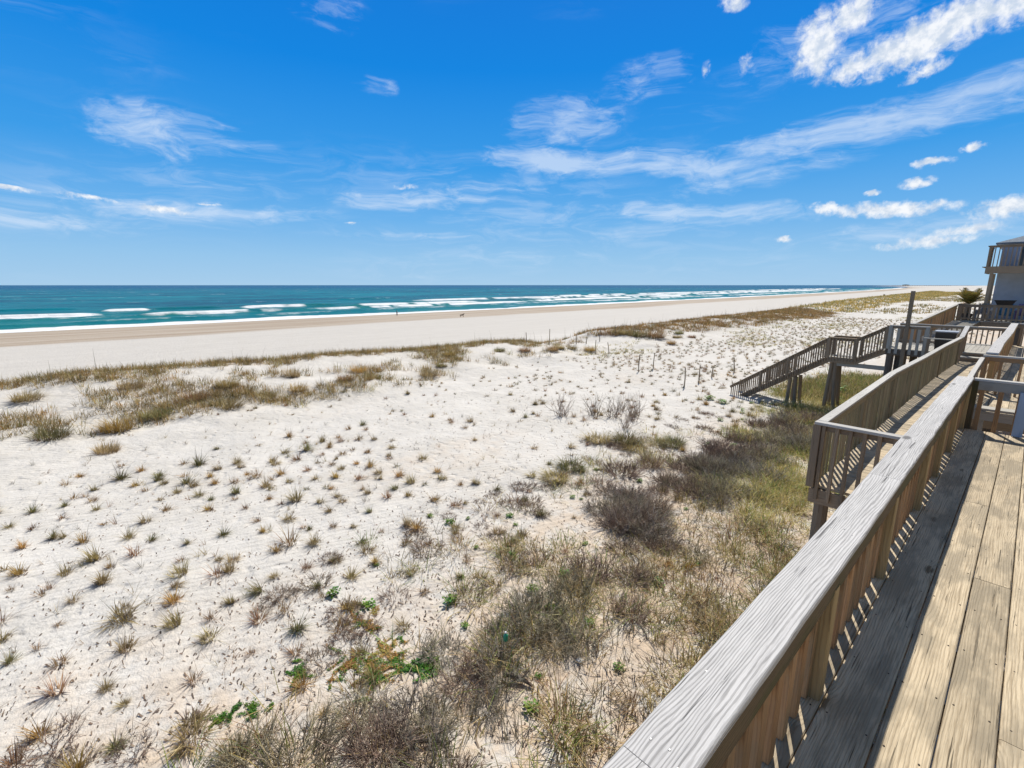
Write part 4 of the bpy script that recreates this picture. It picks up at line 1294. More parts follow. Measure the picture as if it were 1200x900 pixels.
def crest_dens(x, y):
    d = x - crest_x(y)
    left = ss(-y, -33, -29)                      # dune left of the dip
    cl = fbm(x * .55, y * .42, 401, 3)
    top = ss(d, -1.6, -.8) * ss(-d, -.9, .2) * 1.2
    back = ss(d, -.2, .6) * ss(-d, -9.5, -6.5) * ss(cl, -.2, .55) * .9 * ss(-y, -22, -12)
    back2 = ss(d, -.2, .6) * ss(-d, -7, -3) * ss(cl, -.15, .5) * .9 * ss(y, 8, 16)
    band = ss(d, 5.6, 6.6) * ss(-d, -9.2, -7.6) * ss(cl, -.5, .4) * .95 * ss(-y, -16, -11)
    dl = np.maximum.reduce([top, back, back2, band]) * left
    dip = .12 * ss(y, 31, 33) * ss(-y, -41, -38) * ss(d, -2, 0) * ss(-d, -3, -1) + .8 * ss(d, -6, -5) * ss(-d, 1, 3.2) * ss(y, 33, 35) * ss(-y, -42, -39)
    wdt = np.interp(y, [38, 46, 70, 120, 400], [2.6, 4.5, 6.5, 9, 22])
    right = ss(y, 38.5, 40) * ss(d, -3.2, -1.6) * np.clip(ss(-d, -1.15, -.75 + 0 * d) * 0 + ss((wdt - d) / wdt, -.12, .30), 0, 1)
    right = right * np.clip(.45 + 1.1 * ss(cl, -.35, .2), 0, 1)
    return np.clip(np.maximum.reduce([dl, dip, right]), 0, 1)


parts = []
x, y, z = scat(22000, -37, -21, -12, 36, lambda x, y: crest_dens(x, y) * .68)
A = np.stack([x, y, z, rng.uniform(.7, 1.35, len(x))], -1)
field('dune_grass', A, 'tan and olive grass along the crest and back of the left front dune', 'dune grass', kinds=('tan', 'tan', 'gold', 'tan', 'straw', 'olive'), nb=(14, 24), L=(.16, .48), wd=.018, rad=.20, lean=(.1, .8))
x, y, z = scat(26000, -46, -18, 33, 110, lambda x, y: crest_dens(x, y) * .85 * ss(fbm(x * .9, y * .5, 461, 3), -.75, .1))
A = np.stack([x, y, z, rng.uniform(.7, 1.3, len(x))], -1)
field('dune_grass', A, 'golden brown grass thickly covering the second front dune towards the right', 'dune grass', kinds=('gold', 'gold', 'rust', 'olive'), nb=(12, 18), L=(.22, .50), wd=.028, rad=.30, lean=(.1, .8))
x, y, z = scat(26000, -80, -12, 110, 520, lambda x, y: crest_dens(x, y) * .75)
A = np.stack([x, y, z, rng.uniform(1.2, 2.2, len(x))], -1)
field('dune_grass', A, 'far golden band of dune grass running to the horizon', 'dune grass', kinds=('gold', 'gold', 'olive'), nb=(7, 10), L=(.25, .45), wd=.12, rad=.45, lean=(.2, .8))
# field behind the far dunes: low patches between the white sand
x, y, z = scat(9000, -26, -5, 28, 110, lambda x, y: ss(fbm(x * .22, y * .12, 431, 3), .05, .5) * .55)
A = np.stack([x, y, z, rng.uniform(.6, 1.1, len(x))], -1)
field('field_grass', A, 'low olive and straw grass patches on the white flat beyond the stairs', 'dune grass', kinds=('straw', 'olive', 'tan'), nb=(9, 14), L=(.12, .32), wd=.028, rad=.22)
x, y, z = scat(9000, -34, 12, 105, 420, lambda x, y: ss(fbm(x * .10, y * .04, 441, 3), -.15, .4) * .7)
A = np.stack([x, y, z, rng.uniform(1.2, 2.2, len(x))], -1)
field('field_grass', A, 'distant patchy grass on the flat behind the far dunes', 'dune grass', kinds=('gold', 'olive', 'tan'), nb=(6, 9), L=(.2, .35), wd=.12, rad=.5)

# tall seed stalks standing against the beach
x, y, z = scat(260, -34, -29.5, -10, 130, lambda x, y: .3 + .7 * ss(y, 38, 46))
n = len(x)
c = pick('grey', n)
v, f, cc = blades(x, y, z, rng.uniform(0, 6.28, n), rng.uniform(.02, .3, n), rng.uniform(.7, 1.5, n), np.full(n, .022), c, c * 1.1, .5)
field_o = link('seed_stalks', np_mesh('seed_stalks', v, f, M['blade'], cc))
tag(field_o, 'thin tall seed stalks sticking up from the dune crest against the beach', 'seed stalks', None, 'stuff')

# big dark clumps in the crest grass, each one a thing
CL = []
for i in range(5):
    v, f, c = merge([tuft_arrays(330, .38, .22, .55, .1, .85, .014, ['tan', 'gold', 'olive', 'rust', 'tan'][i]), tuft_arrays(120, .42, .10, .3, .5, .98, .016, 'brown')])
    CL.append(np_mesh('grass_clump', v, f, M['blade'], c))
CLUMPS = [(-24.6, 15.6, 1.3), (-23.5, .6, 1.3), (-24.2, 2.0, 1.2), (-25.6, 3.6, 1.1), (-23.6, 4.6, 1.2), (-24.5, 6.3, 1.1), (-25.0, 8.0, 1.0), (-23.3, -1.2, 1.2),
          (-25.2, 10.6, 1.0), (-26.8, 5.2, 1.2), (-27.4, 8.5, 1.1), (-27.0, 12.2, 1.1), (-26.0, 17.5, .9), (-25.9, 28.2, 1.2), (-26.4, 29.6, 1.2), (-26.2, 31.0, 1.1),
          (-25.4, 32.4, 1.2), (-27.8, 24.2, 1.0), (-27.0, 26.2, 1.1), (-28.6, 1.5, 1.2), (-29.0, -2.0, 1.2), (-28.6, 20.0, 1.0), (-27.2, 42.2, 2.4), (-26.0, 43.8, 2.5),
          (-28.4, 41.2, 2.0), (-24.4, 45.5, 1.1), (-22.9, 41.6, 1.0), (-25.6, 48.0, 1.2), (-23.5, 46.8, .9), (-20.8, .2, .8)]
for i, (x0, y0, s) in enumerate(CLUMPS):
    tag(link('grass_clump', CL[i % 5], None, (x0, y0, float(ground(x0, y0))), (0, 0, rng.uniform(0, 6.28)), (s, s, s * rng.uniform(.8, 1.1))),
        'lone bushy brown grass clump on bare sand in front of the dune crest' if i == 0 else size_word(s - .05) + ' bushy ' + ['tan', 'golden', 'olive', 'reddish', 'pale tan'][i % 5] + ' dune grass clump ' + area(x0, y0, float(ground(x0, y0))), 'grass clump', None if i == 0 else 'bushy grass clumps on the front dune')

# ---- woody brush
def brush(r, n_st, H, rad, pal, nseg=4, thin=.006, spread=.9, side=3):
    Vs, Fs, Cs = [], [], []
    o = 0
    P0, P1, RR, CC = [], [], [], []
    for i in range(n_st):
        a = r.uniform(0, 6.28); q = rad * .55 * math.sqrt(r.uniform(0, 1))
        p = np.array([math.cos(a) * q, math.sin(a) * q, -.03])
        th = r.uniform(0, 6.28)
        d = np.array([math.cos(a) * spread * r.uniform(.1, 1) + r.normal(0, .25), math.sin(a) * spread * r.uniform(.1, 1) + r.normal(0, .25), r.uniform(.45, 1.1)])
        d /= np.linalg.norm(d)
        L = H * r.uniform(.5, 1.15)
        col = np.array(PAL[pal][r.integers(0, len(PAL[pal]))]) * r.uniform(1.2, 2.3)
        rr = thin * r.uniform(.8, 1.6)
        for s in range(nseg):
            d2 = d + r.normal(0, .22, 3); d2[2] += .03; d2 /= np.linalg.norm(d2)
            p2 = p + d2 * L / nseg
            P0.append(p); P1.append(p2); RR.append((rr, rr * .8)); CC.append(col)
            for b in range(side):
                if s > 0 and r.random() < .75:
                    d3 = d2 + r.normal(0, .6, 3); d3 /= np.linalg.norm(d3)
                    l3 = L * r.uniform(.10, .28)
                    q0 = p + (p2 - p) * r.random()
                    P0.append(q0); P1.append(q0 + d3 * l3); RR.append((rr * .6, rr * .35)); CC.append(col * r.uniform(.9, 1.25))
            p = p2; d = d2; rr *= .8
    P0 = np.array(P0); P1 = np.array(P1); RR = np.array(RR); CC = np.array(CC)
    n = len(P0)
    ax = P1 - P0; ax /= np.linalg.norm(ax, axis=1)[:, None]
    ref = np.where(np.abs(ax[:, 2:3]) > .9, np.array([[1., 0, 0]]), np.array([[0, 0, 1.]]))
    u = np.cross(ax, ref); u /= np.linalg.norm(u, axis=1)[:, None]
    w_ = np.cross(ax, u)
    V = np.zeros((n, 6, 3))
    for j in range(3):
        a = 2 * math.pi * j / 3
        e = u * math.cos(a) + w_ * math.sin(a)
        V[:, j] = P0 + e * RR[:, 0:1]; V[:, 3 + j] = P1 + e * RR[:, 1:2]
    b0 = np.arange(n) * 6
    F = np.concatenate([np.stack([b0 + j, b0 + (j + 1) % 3, b0 + 3 + (j + 1) % 3, b0 + 3 + j], -1) for j in range(3)])
    return V.reshape(-1, 3), F, np.repeat(CC, 6, axis=0)


BR = {}
for pal in ('grey', 'greyol', 'brown'):
    BR[pal] = []
    for i in range(3):
        v, f, c = brush(rng, 150, .50, .62, pal, thin=.0062)
        BR[pal].append(np_mesh('brush_shrub', v, f, M['twig'], c))
BR['low'] = []
for i in range(3):
    v, f, c = brush(rng, 120, .26, .55, 'brown', thin=.0050, spread=1.5)
    BR['low'].append(np_mesh('low_shrub', v, f, M['twig'], c))
BR['stalk'] = []
for i in range(3):
    v, f, c = brush(rng, 34, 1.05, .45, 'brown', nseg=5, thin=.0085, spread=.28, side=1)
    BR['stalk'].append(np_mesh('weed_stalks', v, f, M['twig'], c))

SH = [  # x, y, size, kind, label
    (-4.95, 1.25, 1.0, 'greyol', 'rounded grey-green shrub cut by the bottom edge of the picture'), (-4.45, 1.95, .9, 'brown', 'dark twiggy shrub at the bottom, with a charred log under it'),
    (-4.05, 2.3, .75, 'grey', 'grey bare shrub at the bottom behind the white litter'), (-5.4, .75, .8, 'greyol', 'grey-green shrub leftmost along the bottom edge'),
    (-4.35, 3.75, .85, 'grey', 'bluish grey dead shrub with the green bottle caught in it'), (-4.75, 4.95, 1.05, 'greyol', 'olive grey shrub just above the dead bluish one'),
    (-4.75, 5.75, .95, 'greyol', 'broad grey-green shrub in the middle of the near brush row'), (-4.95, 6.6, .85, 'brown', 'dark shrub with deep shade at the upper end of the near brush row'),
    (-4.3, 7.0, .7, 'brown', 'small dark shrub on the deck side of the near brush row')]
for (x0, y0, s, k, lb) in SH:
    tag(link('brush_shrub', random.choice(BR[k]), None, (x0, y0, float(ground(x0, y0))), (0, 0, rng.uniform(0, 6.28)), (s, s, s * .95)), lb, 'shrub', 'brush shrubs between the deck and the sand')
for i in range(20):
    y0 = rng.uniform(1.6, 9.5); x0 = rng.uniform(-5.0, -3.3) - .06 * y0
    s = rng.uniform(.45, .85)
    tag(link('brush_shrub', random.choice(BR[['grey', 'brown', 'greyol'][i % 3]]), None, (x0, y0, float(ground(x0, y0))), (0, 0, rng.uniform(0, 6.28)), (s, s, s * .8)),
        'small ' + ['grey', 'brown', 'olive grey'][i % 3] + ' shrub among straw grass ' + area(x0, y0, float(ground(x0, y0))), 'shrub', 'small shrubs of the near brush row')
path = np.array([(-5.6, 8.6), (-5.7, 10.2), (-5.5, 11.8), (-5.9, 13.3), (-5.7, 15.0), (-5.5, 16.8), (-5.5, 18.6), (-5.3, 20.5), (-5.0, 22.3)])
for i in range(96):
    u = rng.uniform(0, len(path) - 1.001); j = int(u); q = path[j] * (1 - (u - j)) + path[j + 1] * (u - j)
    wd_ = 1.2 + .2 * j * .6
    x0 = q[0] + rng.normal(0, .5) * wd_; y0 = q[1] + rng.normal(0, .35)
    if x0 > -2.6: continue
    k = ['brown', 'grey', 'brown', 'greyol'][rng.integers(0, 4)] if x0 < q[0] + .5 else ['grey', 'greyol'][rng.integers(0, 2)]
    s = rng.uniform(.7, 1.25)
    tag(link('brush_shrub', random.choice(BR[k]), None, (x0, y0, float(ground(x0, y0))), (0, 0, rng.uniform(0, 6.28)), (s, s, s * rng.uniform(.7, .95))),
        size_word(s) + ' ' + {'brown': 'purplish brown', 'grey': 'grey', 'greyol': 'olive grey'}[k] + ' bare shrub ' + area(x0, y0, float(ground(x0, y0))), 'shrub', 'shrubs of the dense brush band')
for i in range(85):   # low creeping twiggy plants on the transition to the open sand
    x0 = rng.uniform(-9.2, -5.8); y0 = rng.uniform(1, 20)
    s = rng.uniform(.4, .95)
    tag(link('low_shrub', random.choice(BR['low']), None, (x0, y0, float(ground(x0, y0))), (0, 0, rng.uniform(0, 6.28)), (s, s, s * .8)),
        size_word(s + .35) + ' low brown twiggy plant on sand ' + area(x0, y0, float(ground(x0, y0))), 'low shrub', 'low twiggy plants on the sand')
for (x0, y0, s, lb) in [(-7.3, -.95, .9, 'purplish brown low shrub at the left edge near the bottom corner'), (-6.75, -.75, .7, 'brown low shrub in the bottom left corner, right of the purplish one'), (-6.5, -.2, .6, 'small low shrub near the bottom left corner among green weeds')]:
    tag(link('low_shrub', random.choice(BR['low']), None, (x0, y0, float(ground(x0, y0))), (0, 0, rng.uniform(0, 6.28)), (s, s, s)), lb, 'low shrub')
for i in range(16):
    x0 = rng.uniform(-8, -3.2); y0 = rng.uniform(21.5, 24.2) if i < 9 else rng.uniform(26, 33)
    s = rng.uniform(.5, .9)
    tag(link('low_shrub', random.choice(BR['low']), None, (x0, y0, float(ground(x0, y0))), (0, 0, rng.uniform(0, 6.28)), (s, s, s)),
        'low dark twiggy plant near the legs of the beach stairs', 'low shrub', 'low twiggy plants by the beach stairs')
for i, (x0, y0, s) in enumerate([(-2.2, 29.3, 1.0), (-1.4, 29.8, 1.1), (-.7, 29.5, 1.0), (.1, 30.2, 1.2), (-1.9, 31.2, 1.2), (-.9, 31.6, 1.1), (-.1, 32.4, 1.2), (-1.4, 33.5, 1.3), (.6, 34, 1.3), (-.4, 35, 1.3)]):
    tag(link('brush_shrub', BR[['greyol', 'brown', 'grey'][i % 3]][i % 3], None, (x0, y0, float(ground(x0, y0))), (0, 0, i * 1.3), (s * 1.3, s * 1.3, s * 2.2)),
        size_word(s) + ' ' + ['olive', 'brown', 'grey'][i % 3] + " tall shrub in the yard between the platform and the neighbour's porch", 'shrub', "shrubs in the neighbour's yard")
STK = [(-13.0, 14.8, 1.0), (-12.1, 15.9, .95), (-11.4, 16.3, 1.0), (-11.0, 17.3, .9), (-10.5, 16.4, .8), (-11.9, 17.6, .8), (-10.0, 15.2, .7)]
for i, (x0, y0, s) in enumerate(STK):
    tag(link('weed_stalks', BR['stalk'][i % 3], None, (x0, y0, float(ground(x0, y0))), (0, 0, rng.uniform(0, 6.28)), (s, s, s)),
        'upright thin stalks standing alone at the left, casting a fan shadow on the sand' if i == 0 else 'upright dry weed stalks at the sandy edge above the olive shrubs', 'weed stalks', None if i == 0 else 'dry upright weed stalks')
for i, (x0, y0, s) in enumerate([(-9.9, 13.3, 1.1), (-9.2, 14.0, 1.2), (-8.6, 13.6, 1.0), (-8.9, 10.6, 1.0), (-8.6, 9.6, .9), (-7.9, 14.9, 1.0)]):
    tag(link('grass_clump', CL[2 if i % 2 else 0], None, (x0, y0, float(ground(x0, y0))), (0, 0, rng.uniform(0, 6.28)), (s, s, s * .75)),
        ('olive' if i % 2 else 'tan') + ' grass clump below the weed stalks ' + area(x0, y0, float(ground(x0, y0))), 'grass clump', 'olive grass clumps beside the brush')

# ---- dry straw grass on the deck side of the brush
def straw_dens(x, y):
    a = ss(x, -5.4, -4.2) * ss(y, 2.2, 4.5) * ss(-y, -24, -21)
    bare = ss(fbm(x * .55, y * .45, 501, 2), -.12, .22)
    hole = 1 - np.exp(-(((x + 3.55) / .8) ** 2 + ((y - 4.6) / 1.0) ** 2)) * .9 - np.exp(-(((x + 3.9) / .6) ** 2 + ((y - 3.0) / .5) ** 2)) * .8
    b = .45 * ss(x, -9.5, -5.5) * ss(y, 1, 4) * ss(-y, -21, -17) * ss(fbm(x * .6, y * .5, 507, 3), .0, .4)
    c = .95 * ss(x, -9.5, -7) * ss(y, 24.5, 26.5) * ss(-y, -37, -33) * ss(fbm(x * .4, y * .4, 511, 3), -.7, -.1)
    d = .8 * ss(x, -8.5, -5.5) * ss(y, 20, 22) * ss(-y, -30, -26)
    e = .10 * ss(x, -6.5, -4.5) * ss(y, -1, 1)
    return np.clip(np.maximum.reduce([a * bare * hole, b, c, d, e]), 0, 1)


x, y, z = scat(18500, -9.5, -.6, -1, 26, lambda x, y: straw_dens(x, y) * .92 * (.35 + .65 * ss(fbm(x * 1.3, y * 1.3, 531, 3), -.35, .25)))
k = y < 11
A = np.stack([x, y, z, rng.uniform(.7, 1.4, len(x))], -1)
field('straw_grass', A[k], 'dry straw and yellow-green grass on the deck side of the near brush', 'straw grass', kinds=('straw', 'straw', 'tan', 'straw', 'greyol', 'rust', 'green'), nb=(16, 26), L=(.12, .40), wd=.0115, rad=.17, lean=(.2, .97))
field('straw_grass', A[~k], 'dry straw grass below the walkway, farther from the deck', 'straw grass', kinds=('straw', 'straw', 'straw', 'tan', 'tan', 'green'), nb=(18, 28), L=(.14, .42), wd=.012, rad=.20, lean=(.2, .95))
x, y, z = scat(7500, -10, -1.0, 26, 37, lambda x, y: straw_dens(x, y) * .9)
A = np.stack([x, y, z, rng.uniform(.7, 1.3, len(x))], -1)
field('straw_grass', A, 'yellow-green grass under and behind the raised platform', 'straw grass', kinds=('straw', 'green', 'olive', 'tan'), nb=(12, 18), L=(.14, .40), wd=.024, rad=.22)

# ---- fine litter: dark twig bits, dead leaves and pits on the sand
def litter_dens(x, y):
    a = ss(x, -12, -6.5) * ss(-y, -24, -17) * (.45 + .55 * ss(fbm(x * .8, y * .8, 601, 3), -.2, .3))
    b = .16 * ss(x, -22, -14) * ss(-y, -9, -4)
    c = .22 * ss(x, -22, -12) * ss(y, 6, 9) * ss(-y, -34, -28)
    return np.clip(np.maximum.reduce([a, b, c]), 0, 1)


x, y, z = scat(85000, -22, -1.2, -4, 30, lambda x, y: litter_dens(x, y) * (0.25 + .75 * np.exp(-np.hypot(x, y) / 14)))
n = len(x)
a = rng.uniform(0, 3.14, n) * .6 + 1.9; L = rng.uniform(.014, .055, n) * (1 + 1.2 * (rng.random(n) < .12)); w2 = rng.uniform(.005, .012, n)
dx, dy = np.cos(a), np.sin(a)
tz = rng.uniform(.004, .03, n)
V = np.stack([np.stack([x - dy * w2, y + dx * w2, z + .004], -1), np.stack([x + dy * w2, y - dx * w2, z + .004], -1),
              np.stack([x + dx * L + dy * w2, y + dy * L - dx * w2, z + tz], -1), np.stack([x + dx * L - dy * w2, y + dy * L + dx * w2, z + tz], -1)], 1).reshape(-1, 3)
F = np.arange(n * 4).reshape(-1, 4)
cc = np.repeat(pick('brown', n) * .8, 4, axis=0)
tag(link('plant_litter', np_mesh('plant_litter', V, F, M['twig'], cc)), 'dark twig bits and dead leaf crumbs strewn over the sand', 'plant litter', None, 'stuff')
# thin trailing runners
x, y, z = scat(2600, -11, -2.5, -1, 22, lambda x, y: litter_dens(x, y))
n = len(x); c = pick('brown', n) * 1.1
v, f, cc = blades(x, y, z + .004, rng.uniform(0, 6.28, n), rng.uniform(.93, 1.0, n), rng.uniform(.12, .42, n), np.full(n, .0055), c, c, .05)
tag(link('dead_runners', np_mesh('dead_runners', v, f, M['twig'], cc)), 'thin dead runners lying on the sand round the brush', 'dead runners', None, 'stuff')


# ---- leafy green creepers
def leaves(n, rx, ry, cols, size=.022, hgt=.035, seed=0, strands=0):
    r = np.random.default_rng(seed)
    if strands:      # trailing runners with leaves along them
        X_, Y_ = [], []
        per = max(6, n // strands)
        for k in range(strands):
            px0, py0 = r.normal(0, .45) * rx, r.normal(0, .45) * ry
            a0 = r.normal(3.75, .7); L = r.uniform(.35, 1.0) * rx
            t = np.sort(r.uniform(0, 1, per)); bend = r.normal(0, .8)
            X_.append(px0 + np.cos(a0 + bend * t) * L * t + r.normal(0, .016, per) * (1.3 - t)); Y_.append(py0 + np.sin(a0 + bend * t) * L * t + r.normal(0, .016, per) * (1.3 - t))
        x, y = np.concatenate(X_), np.concatenate(Y_)
    else:
        a = r.uniform(0, 6.28, n); q = np.sqrt(r.uniform(0, 1, n))
        x, y = np.cos(a) * q * rx, np.sin(a) * q * ry
    n = len(x)
    z = r.uniform(.0, hgt, n)
    L = size * r.uniform(.5, 1.4, n); th = r.uniform(0, 6.28, n); ti = r.normal(0, .45, n)
    dx, dy = np.cos(th), np.sin(th)
    mid = .5
    P = np.stack([np.stack([x, y, z], -1), np.stack([x + dx * L * mid - dy * L * .42, y + dy * L * mid + dx * L * .42, z + L * .2], -1),
                  np.stack([x + dx * L, y + dy * L, z + L * ti * .6], -1), np.stack([x + dx * L * mid + dy * L * .42, y + dy * L * mid - dx * L * .42, z + L * .25], -1)], 1)
    C = np.array(cols)
    w_ = fbm(x * 6.0, y * 6.0, 750 + seed, 2) * 1.3 + r.normal(0, .25, n)
    ci = np.clip(((w_ + .9) / 1.8 * len(C)).astype(int), 0, len(C) - 1)
    cc = np.repeat(C[ci] * r.uniform(.6, 1.3, (n, 1)), 4, axis=0)
    return P.reshape(-1, 3), np.arange(n * 4).reshape(-1, 4), cc


G1 = [(.045, .16, .015), (.065, .21, .018), (.12, .26, .025), (.16, .23, .03)]
G2 = [(.07, .20, .02), (.16, .24, .025), (.44, .21, .06), (.52, .28, .11), (.40, .31, .08)]
CR = [(-5.15, 3.05, .26, .2, G1, 'bright green creeper patch at the right end of the orange creeper'), (-5.55, 2.75, .34, .22, G2, 'orange and green creeping plant on the near sand'),
      (-5.50, 2.45, .24, .14, G1, 'green creeper just below the orange creeping plant'), (-5.95, 2.25, .30, .12, G2, 'thin orange-green creeper strand left of the main patch'),
      (-6.3, 1.7, .20, .10, G1, 'small green creeper strand lower left of the orange one'), (-6.1, 1.05, .17, .08, G1, 'green creeper patch near the bottom shrub, left of it'),
      (-6.25, .75, .2, .08, G1, 'lowest green creeper patch at the bottom edge'), (-6.7, 2.9, .24, .16, G2, 'dull green creeper among tufts left of the orange plant')]
for i, (x0, y0, rx, ry, cols, lb) in enumerate(CR):
    v, f, c = leaves(int(2600 * rx * ry / .06), rx * 1.3, ry * 1.5, cols, seed=i + 1, size=.021, hgt=.03, strands=max(8, int(26 * rx * ry / .06)))
    zz = ground(v[:, 0] + x0, v[:, 1] + y0) - float(ground(x0, y0)); v[:, 2] += zz
    tag(link('creeping_plant', np_mesh('creeping_plant', v, f, M['leaf'], c), None, (x0, y0, float(ground(x0, y0)))), lb, 'creeping plant')
SD = []
for i in range(3):
    v, f, c = leaves(70, .09, .09, G1, size=.045, hgt=.09, seed=40 + i); SD.append(np_mesh('seedling', v, f, M['leaf'], c))
x, y, z = scat(400, -10.5, -3, 2, 24, lambda x, y: .16 * ss(x, -10.5, -7))
for i in range(len(x)):
    s = rng.uniform(.45, 1.25)
    tag(link('seedling', SD[i % 3], None, (x[i], y[i], z[i]), (0, 0, rng.uniform(0, 6.28)), (s, s, s)), size_word(s) + ' bright green leafy plant ' + area(x[i], y[i], z[i]), 'seedling', 'small green plants among the dry growth')
for i, (x0, y0, s) in enumerate([(-6.3, 28.5, 4.5), (-5.9, 26.6, 3.2), (-10.2, 22.6, 2.4), (-9.4, 22.4, 2.0)]):
    tag(link('leafy_plant', SD[i % 3], None, (x0, y0, float(ground(x0, y0))), (0, 0, i), (s, s, s)), ['bright green plant behind the legs of the beach stairs', 'bright green plant under the platform edge', 'green weed at the foot of the beach stairs, left one', 'green weed at the foot of the beach stairs, right one'][i], 'plant')

# ---- charred logs and litter
for (x0, y0, x1, y1, r0, lb) in [(-4.22, 3.72, -3.85, 3.92, .035, 'dark dead branch lying beside the bluish dead shrub'), (-4.25, 2.25, -3.95, 2.62, .032, 'dark log under the bottom shrub')]:
    z0 = float(ground(x0, y0))
    mb = MB(); mb.rod((x0, y0, z0 + .10), (x1, y1, z0 + .03), r0, r0 * .6, n=9, segs=6, bend=.03, rough=.12)
    mb.rod(((x0 + x1) / 2, (y0 + y1) / 2, z0 + .06), ((x0 + x1) / 2 + .06, (y0 + y1) / 2 + .16, z0 + .16), r0 * .5, r0 * .25, n=7, segs=3, bend=.02, rough=.1)
    tag(mb.build('dead_branch', M['darkwood'], None), lb, 'branch')
x0, y0 = -4.52, 4.02; z0 = float(ground(x0, y0)) + .26
t_ = empty('plastic_bottle', (x0, y0, z0), 'small green plastic bottle caught in the dead shrub', 'bottle')
mb = MB(); mb.lathe((x0, y0, z0), [(.03, 0), (.036, .01), (.036, .05), (.033, .06), (.036, .07), (.034, .09), (.014, .11), (.012, .125)], n=14); mb.build('body', M['greenpl'], t_, smooth=True)
mb = MB(); mb.lathe((x0, y0, z0 + .126), [(.015, 0), (.015, .018), (.012, .02)], n=12); mb.build('cap', M['white'], t_)


def crumple(x0, y0, s, label, mat='white'):
    z0 = float(ground(x0, y0))
    V = []; n = 9
    for i in range(n):
        for j in range(n):
            u, v_ = (i / (n - 1) - .5), (j / (n - 1) - .5)
            V.append((u * s * (1 + .3 * random.random()), v_ * s * (1 + .3 * random.random()), .02 + s * .35 * (fbm(np.array(u * 5 + x0), np.array(v_ * 5 + y0), 900, 3) + .5)))
    me_ = np_mesh('litter', np.array(V), grid_faces(n, n), M[mat])
    o_ = link('plastic_litter', me_, None, (x0, y0, z0)); md = o_.modifiers.new('t', 'SOLIDIFY'); md.thickness = .003
    tag(o_, label, 'litter')


crumple(-3.98, 2.02, .09, 'crumpled white plastic scrap beside the shrub at the bottom')
crumple(-3.72, 4.75, .07, 'small white scrap in the straw grass right of the green bottle')

# ---- sago palm behind the ramp, one object with a stem and fronds
px_, py_ = -2.62, 38.75
t_ = empty('sago_palm', (px_, py_, -2.0), "low spreading palm with yellow-green fronds at the corner of the neighbour's porch", 'palm')
mb = MB(); mb.lathe((px_, py_, -2.0), [(.20, 0), (.26, .35), (.24, .36), (.22, .33)], n=16); mb.build('pot', M['darkwood'], t_)
mb = MB(); mb.rod((px_, py_, -1.68), (px_, py_, -1.12), .10, .09, n=12, segs=8, rough=.12); mb.build('trunk', M['stake'], t_)
r = np.random.default_rng(5)
for i in range(24):
    a = i * 2.4; lean = .35 + .6 * (i / 24); L = r.uniform(.95, 1.25)
    Ps = []
    for s_ in range(9):
        t = s_ / 8
        Ps.append(np.array([math.cos(a) * L * (lean * t), math.sin(a) * L * (lean * t), .02 + L * (t * math.sqrt(1 - lean ** 2 * .85) - .42 * lean * t * t)]))
    Vv, Ff, Cc = [], [], []
    for s_ in range(1, 9):
        for q in range(3):
            p_ = Ps[s_ - 1] + (Ps[s_] - Ps[s_ - 1]) * q / 3
            for sg in (-1, 1):
                l2 = .20 * math.sin(math.pi * min(.95, (s_ + q / 3) / 9.5)) + .03
                sd_ = np.array([-math.sin(a) * sg, math.cos(a) * sg, .25]); fw = Ps[s_] - Ps[s_ - 1]; fw = fw / np.linalg.norm(fw)
                e = sd_ * l2 + fw * l2 * .5; b0 = len(Vv)
                Vv += [p_ - fw * .020, p_ + fw * .020, p_ + e + fw * .010, p_ + e - fw * .010]; Ff.append((b0, b0 + 1, b0 + 2, b0 + 3))
                col = np.array([(.22, .18, .04), (.10, .12, .03), (.30, .21, .05)][r.integers(0, 3)]); Cc += [col] * 4
    for s_ in range(8):
        b0 = len(Vv); o_ = np.array([-math.sin(a), math.cos(a), 0]) * .009
        Vv += [Ps[s_] - o_, Ps[s_] + o_, Ps[s_ + 1] + o_, Ps[s_ + 1] - o_]; Ff.append((b0, b0 + 1, b0 + 2, b0 + 3)); Cc += [np.array((.25, .20, .06))] * 4
    link('frond', np_mesh('frond', np.array(Vv), np.array(Ff), M['blade'], np.array(Cc)), t_, (0, 0, .88))


# ------------------------------------------------------------------ the walker and the dog on the wet sand
def skin_body(name, verts, edges, radii, mat, parent=None, loc=(0, 0, 0), rz=0, sub=2, scale=1.0):
    me_ = bpy.data.meshes.new(name)
    me_.from_pydata([tuple(c * scale for c in v) for v in verts], edges, [])
    o_ = bpy.data.objects.new(name, me_)
    COL.objects.link(o_)
    md = o_.modifiers.new('skin', 'SKIN')
    for i, r_ in enumerate(radii):
        sv = me_.skin_vertices[0].data[i]
        rr = r_ if hasattr(r_, '__len__') else (r_, r_)
        sv.radius = (rr[0] * scale, rr[1] * scale)
        sv.use_root = (i == 0)
    md.use_smooth_shade = True
    s2 = o_.modifiers.new('sub', 'SUBSURF'); s2.levels = sub; s2.render_levels = sub
    me_.materials.append(mat)
    o_.location = loc; o_.rotation_euler = (0, 0, rz)
    if parent: o_.parent = parent
    return o_


M['skin'] = plain('skin', (.42, .26, .19), .6, .3)
M['cloth'] = plain('dark_clothes', (.022, .024, .032), .9, .1)
M['hair'] = plain('dark_hair', (.03, .02, .015), .8, .2)
M['fur'] = plain('dark_dog_fur', (.035, .027, .022), .9, .1, dark=(.06, .045, .03))


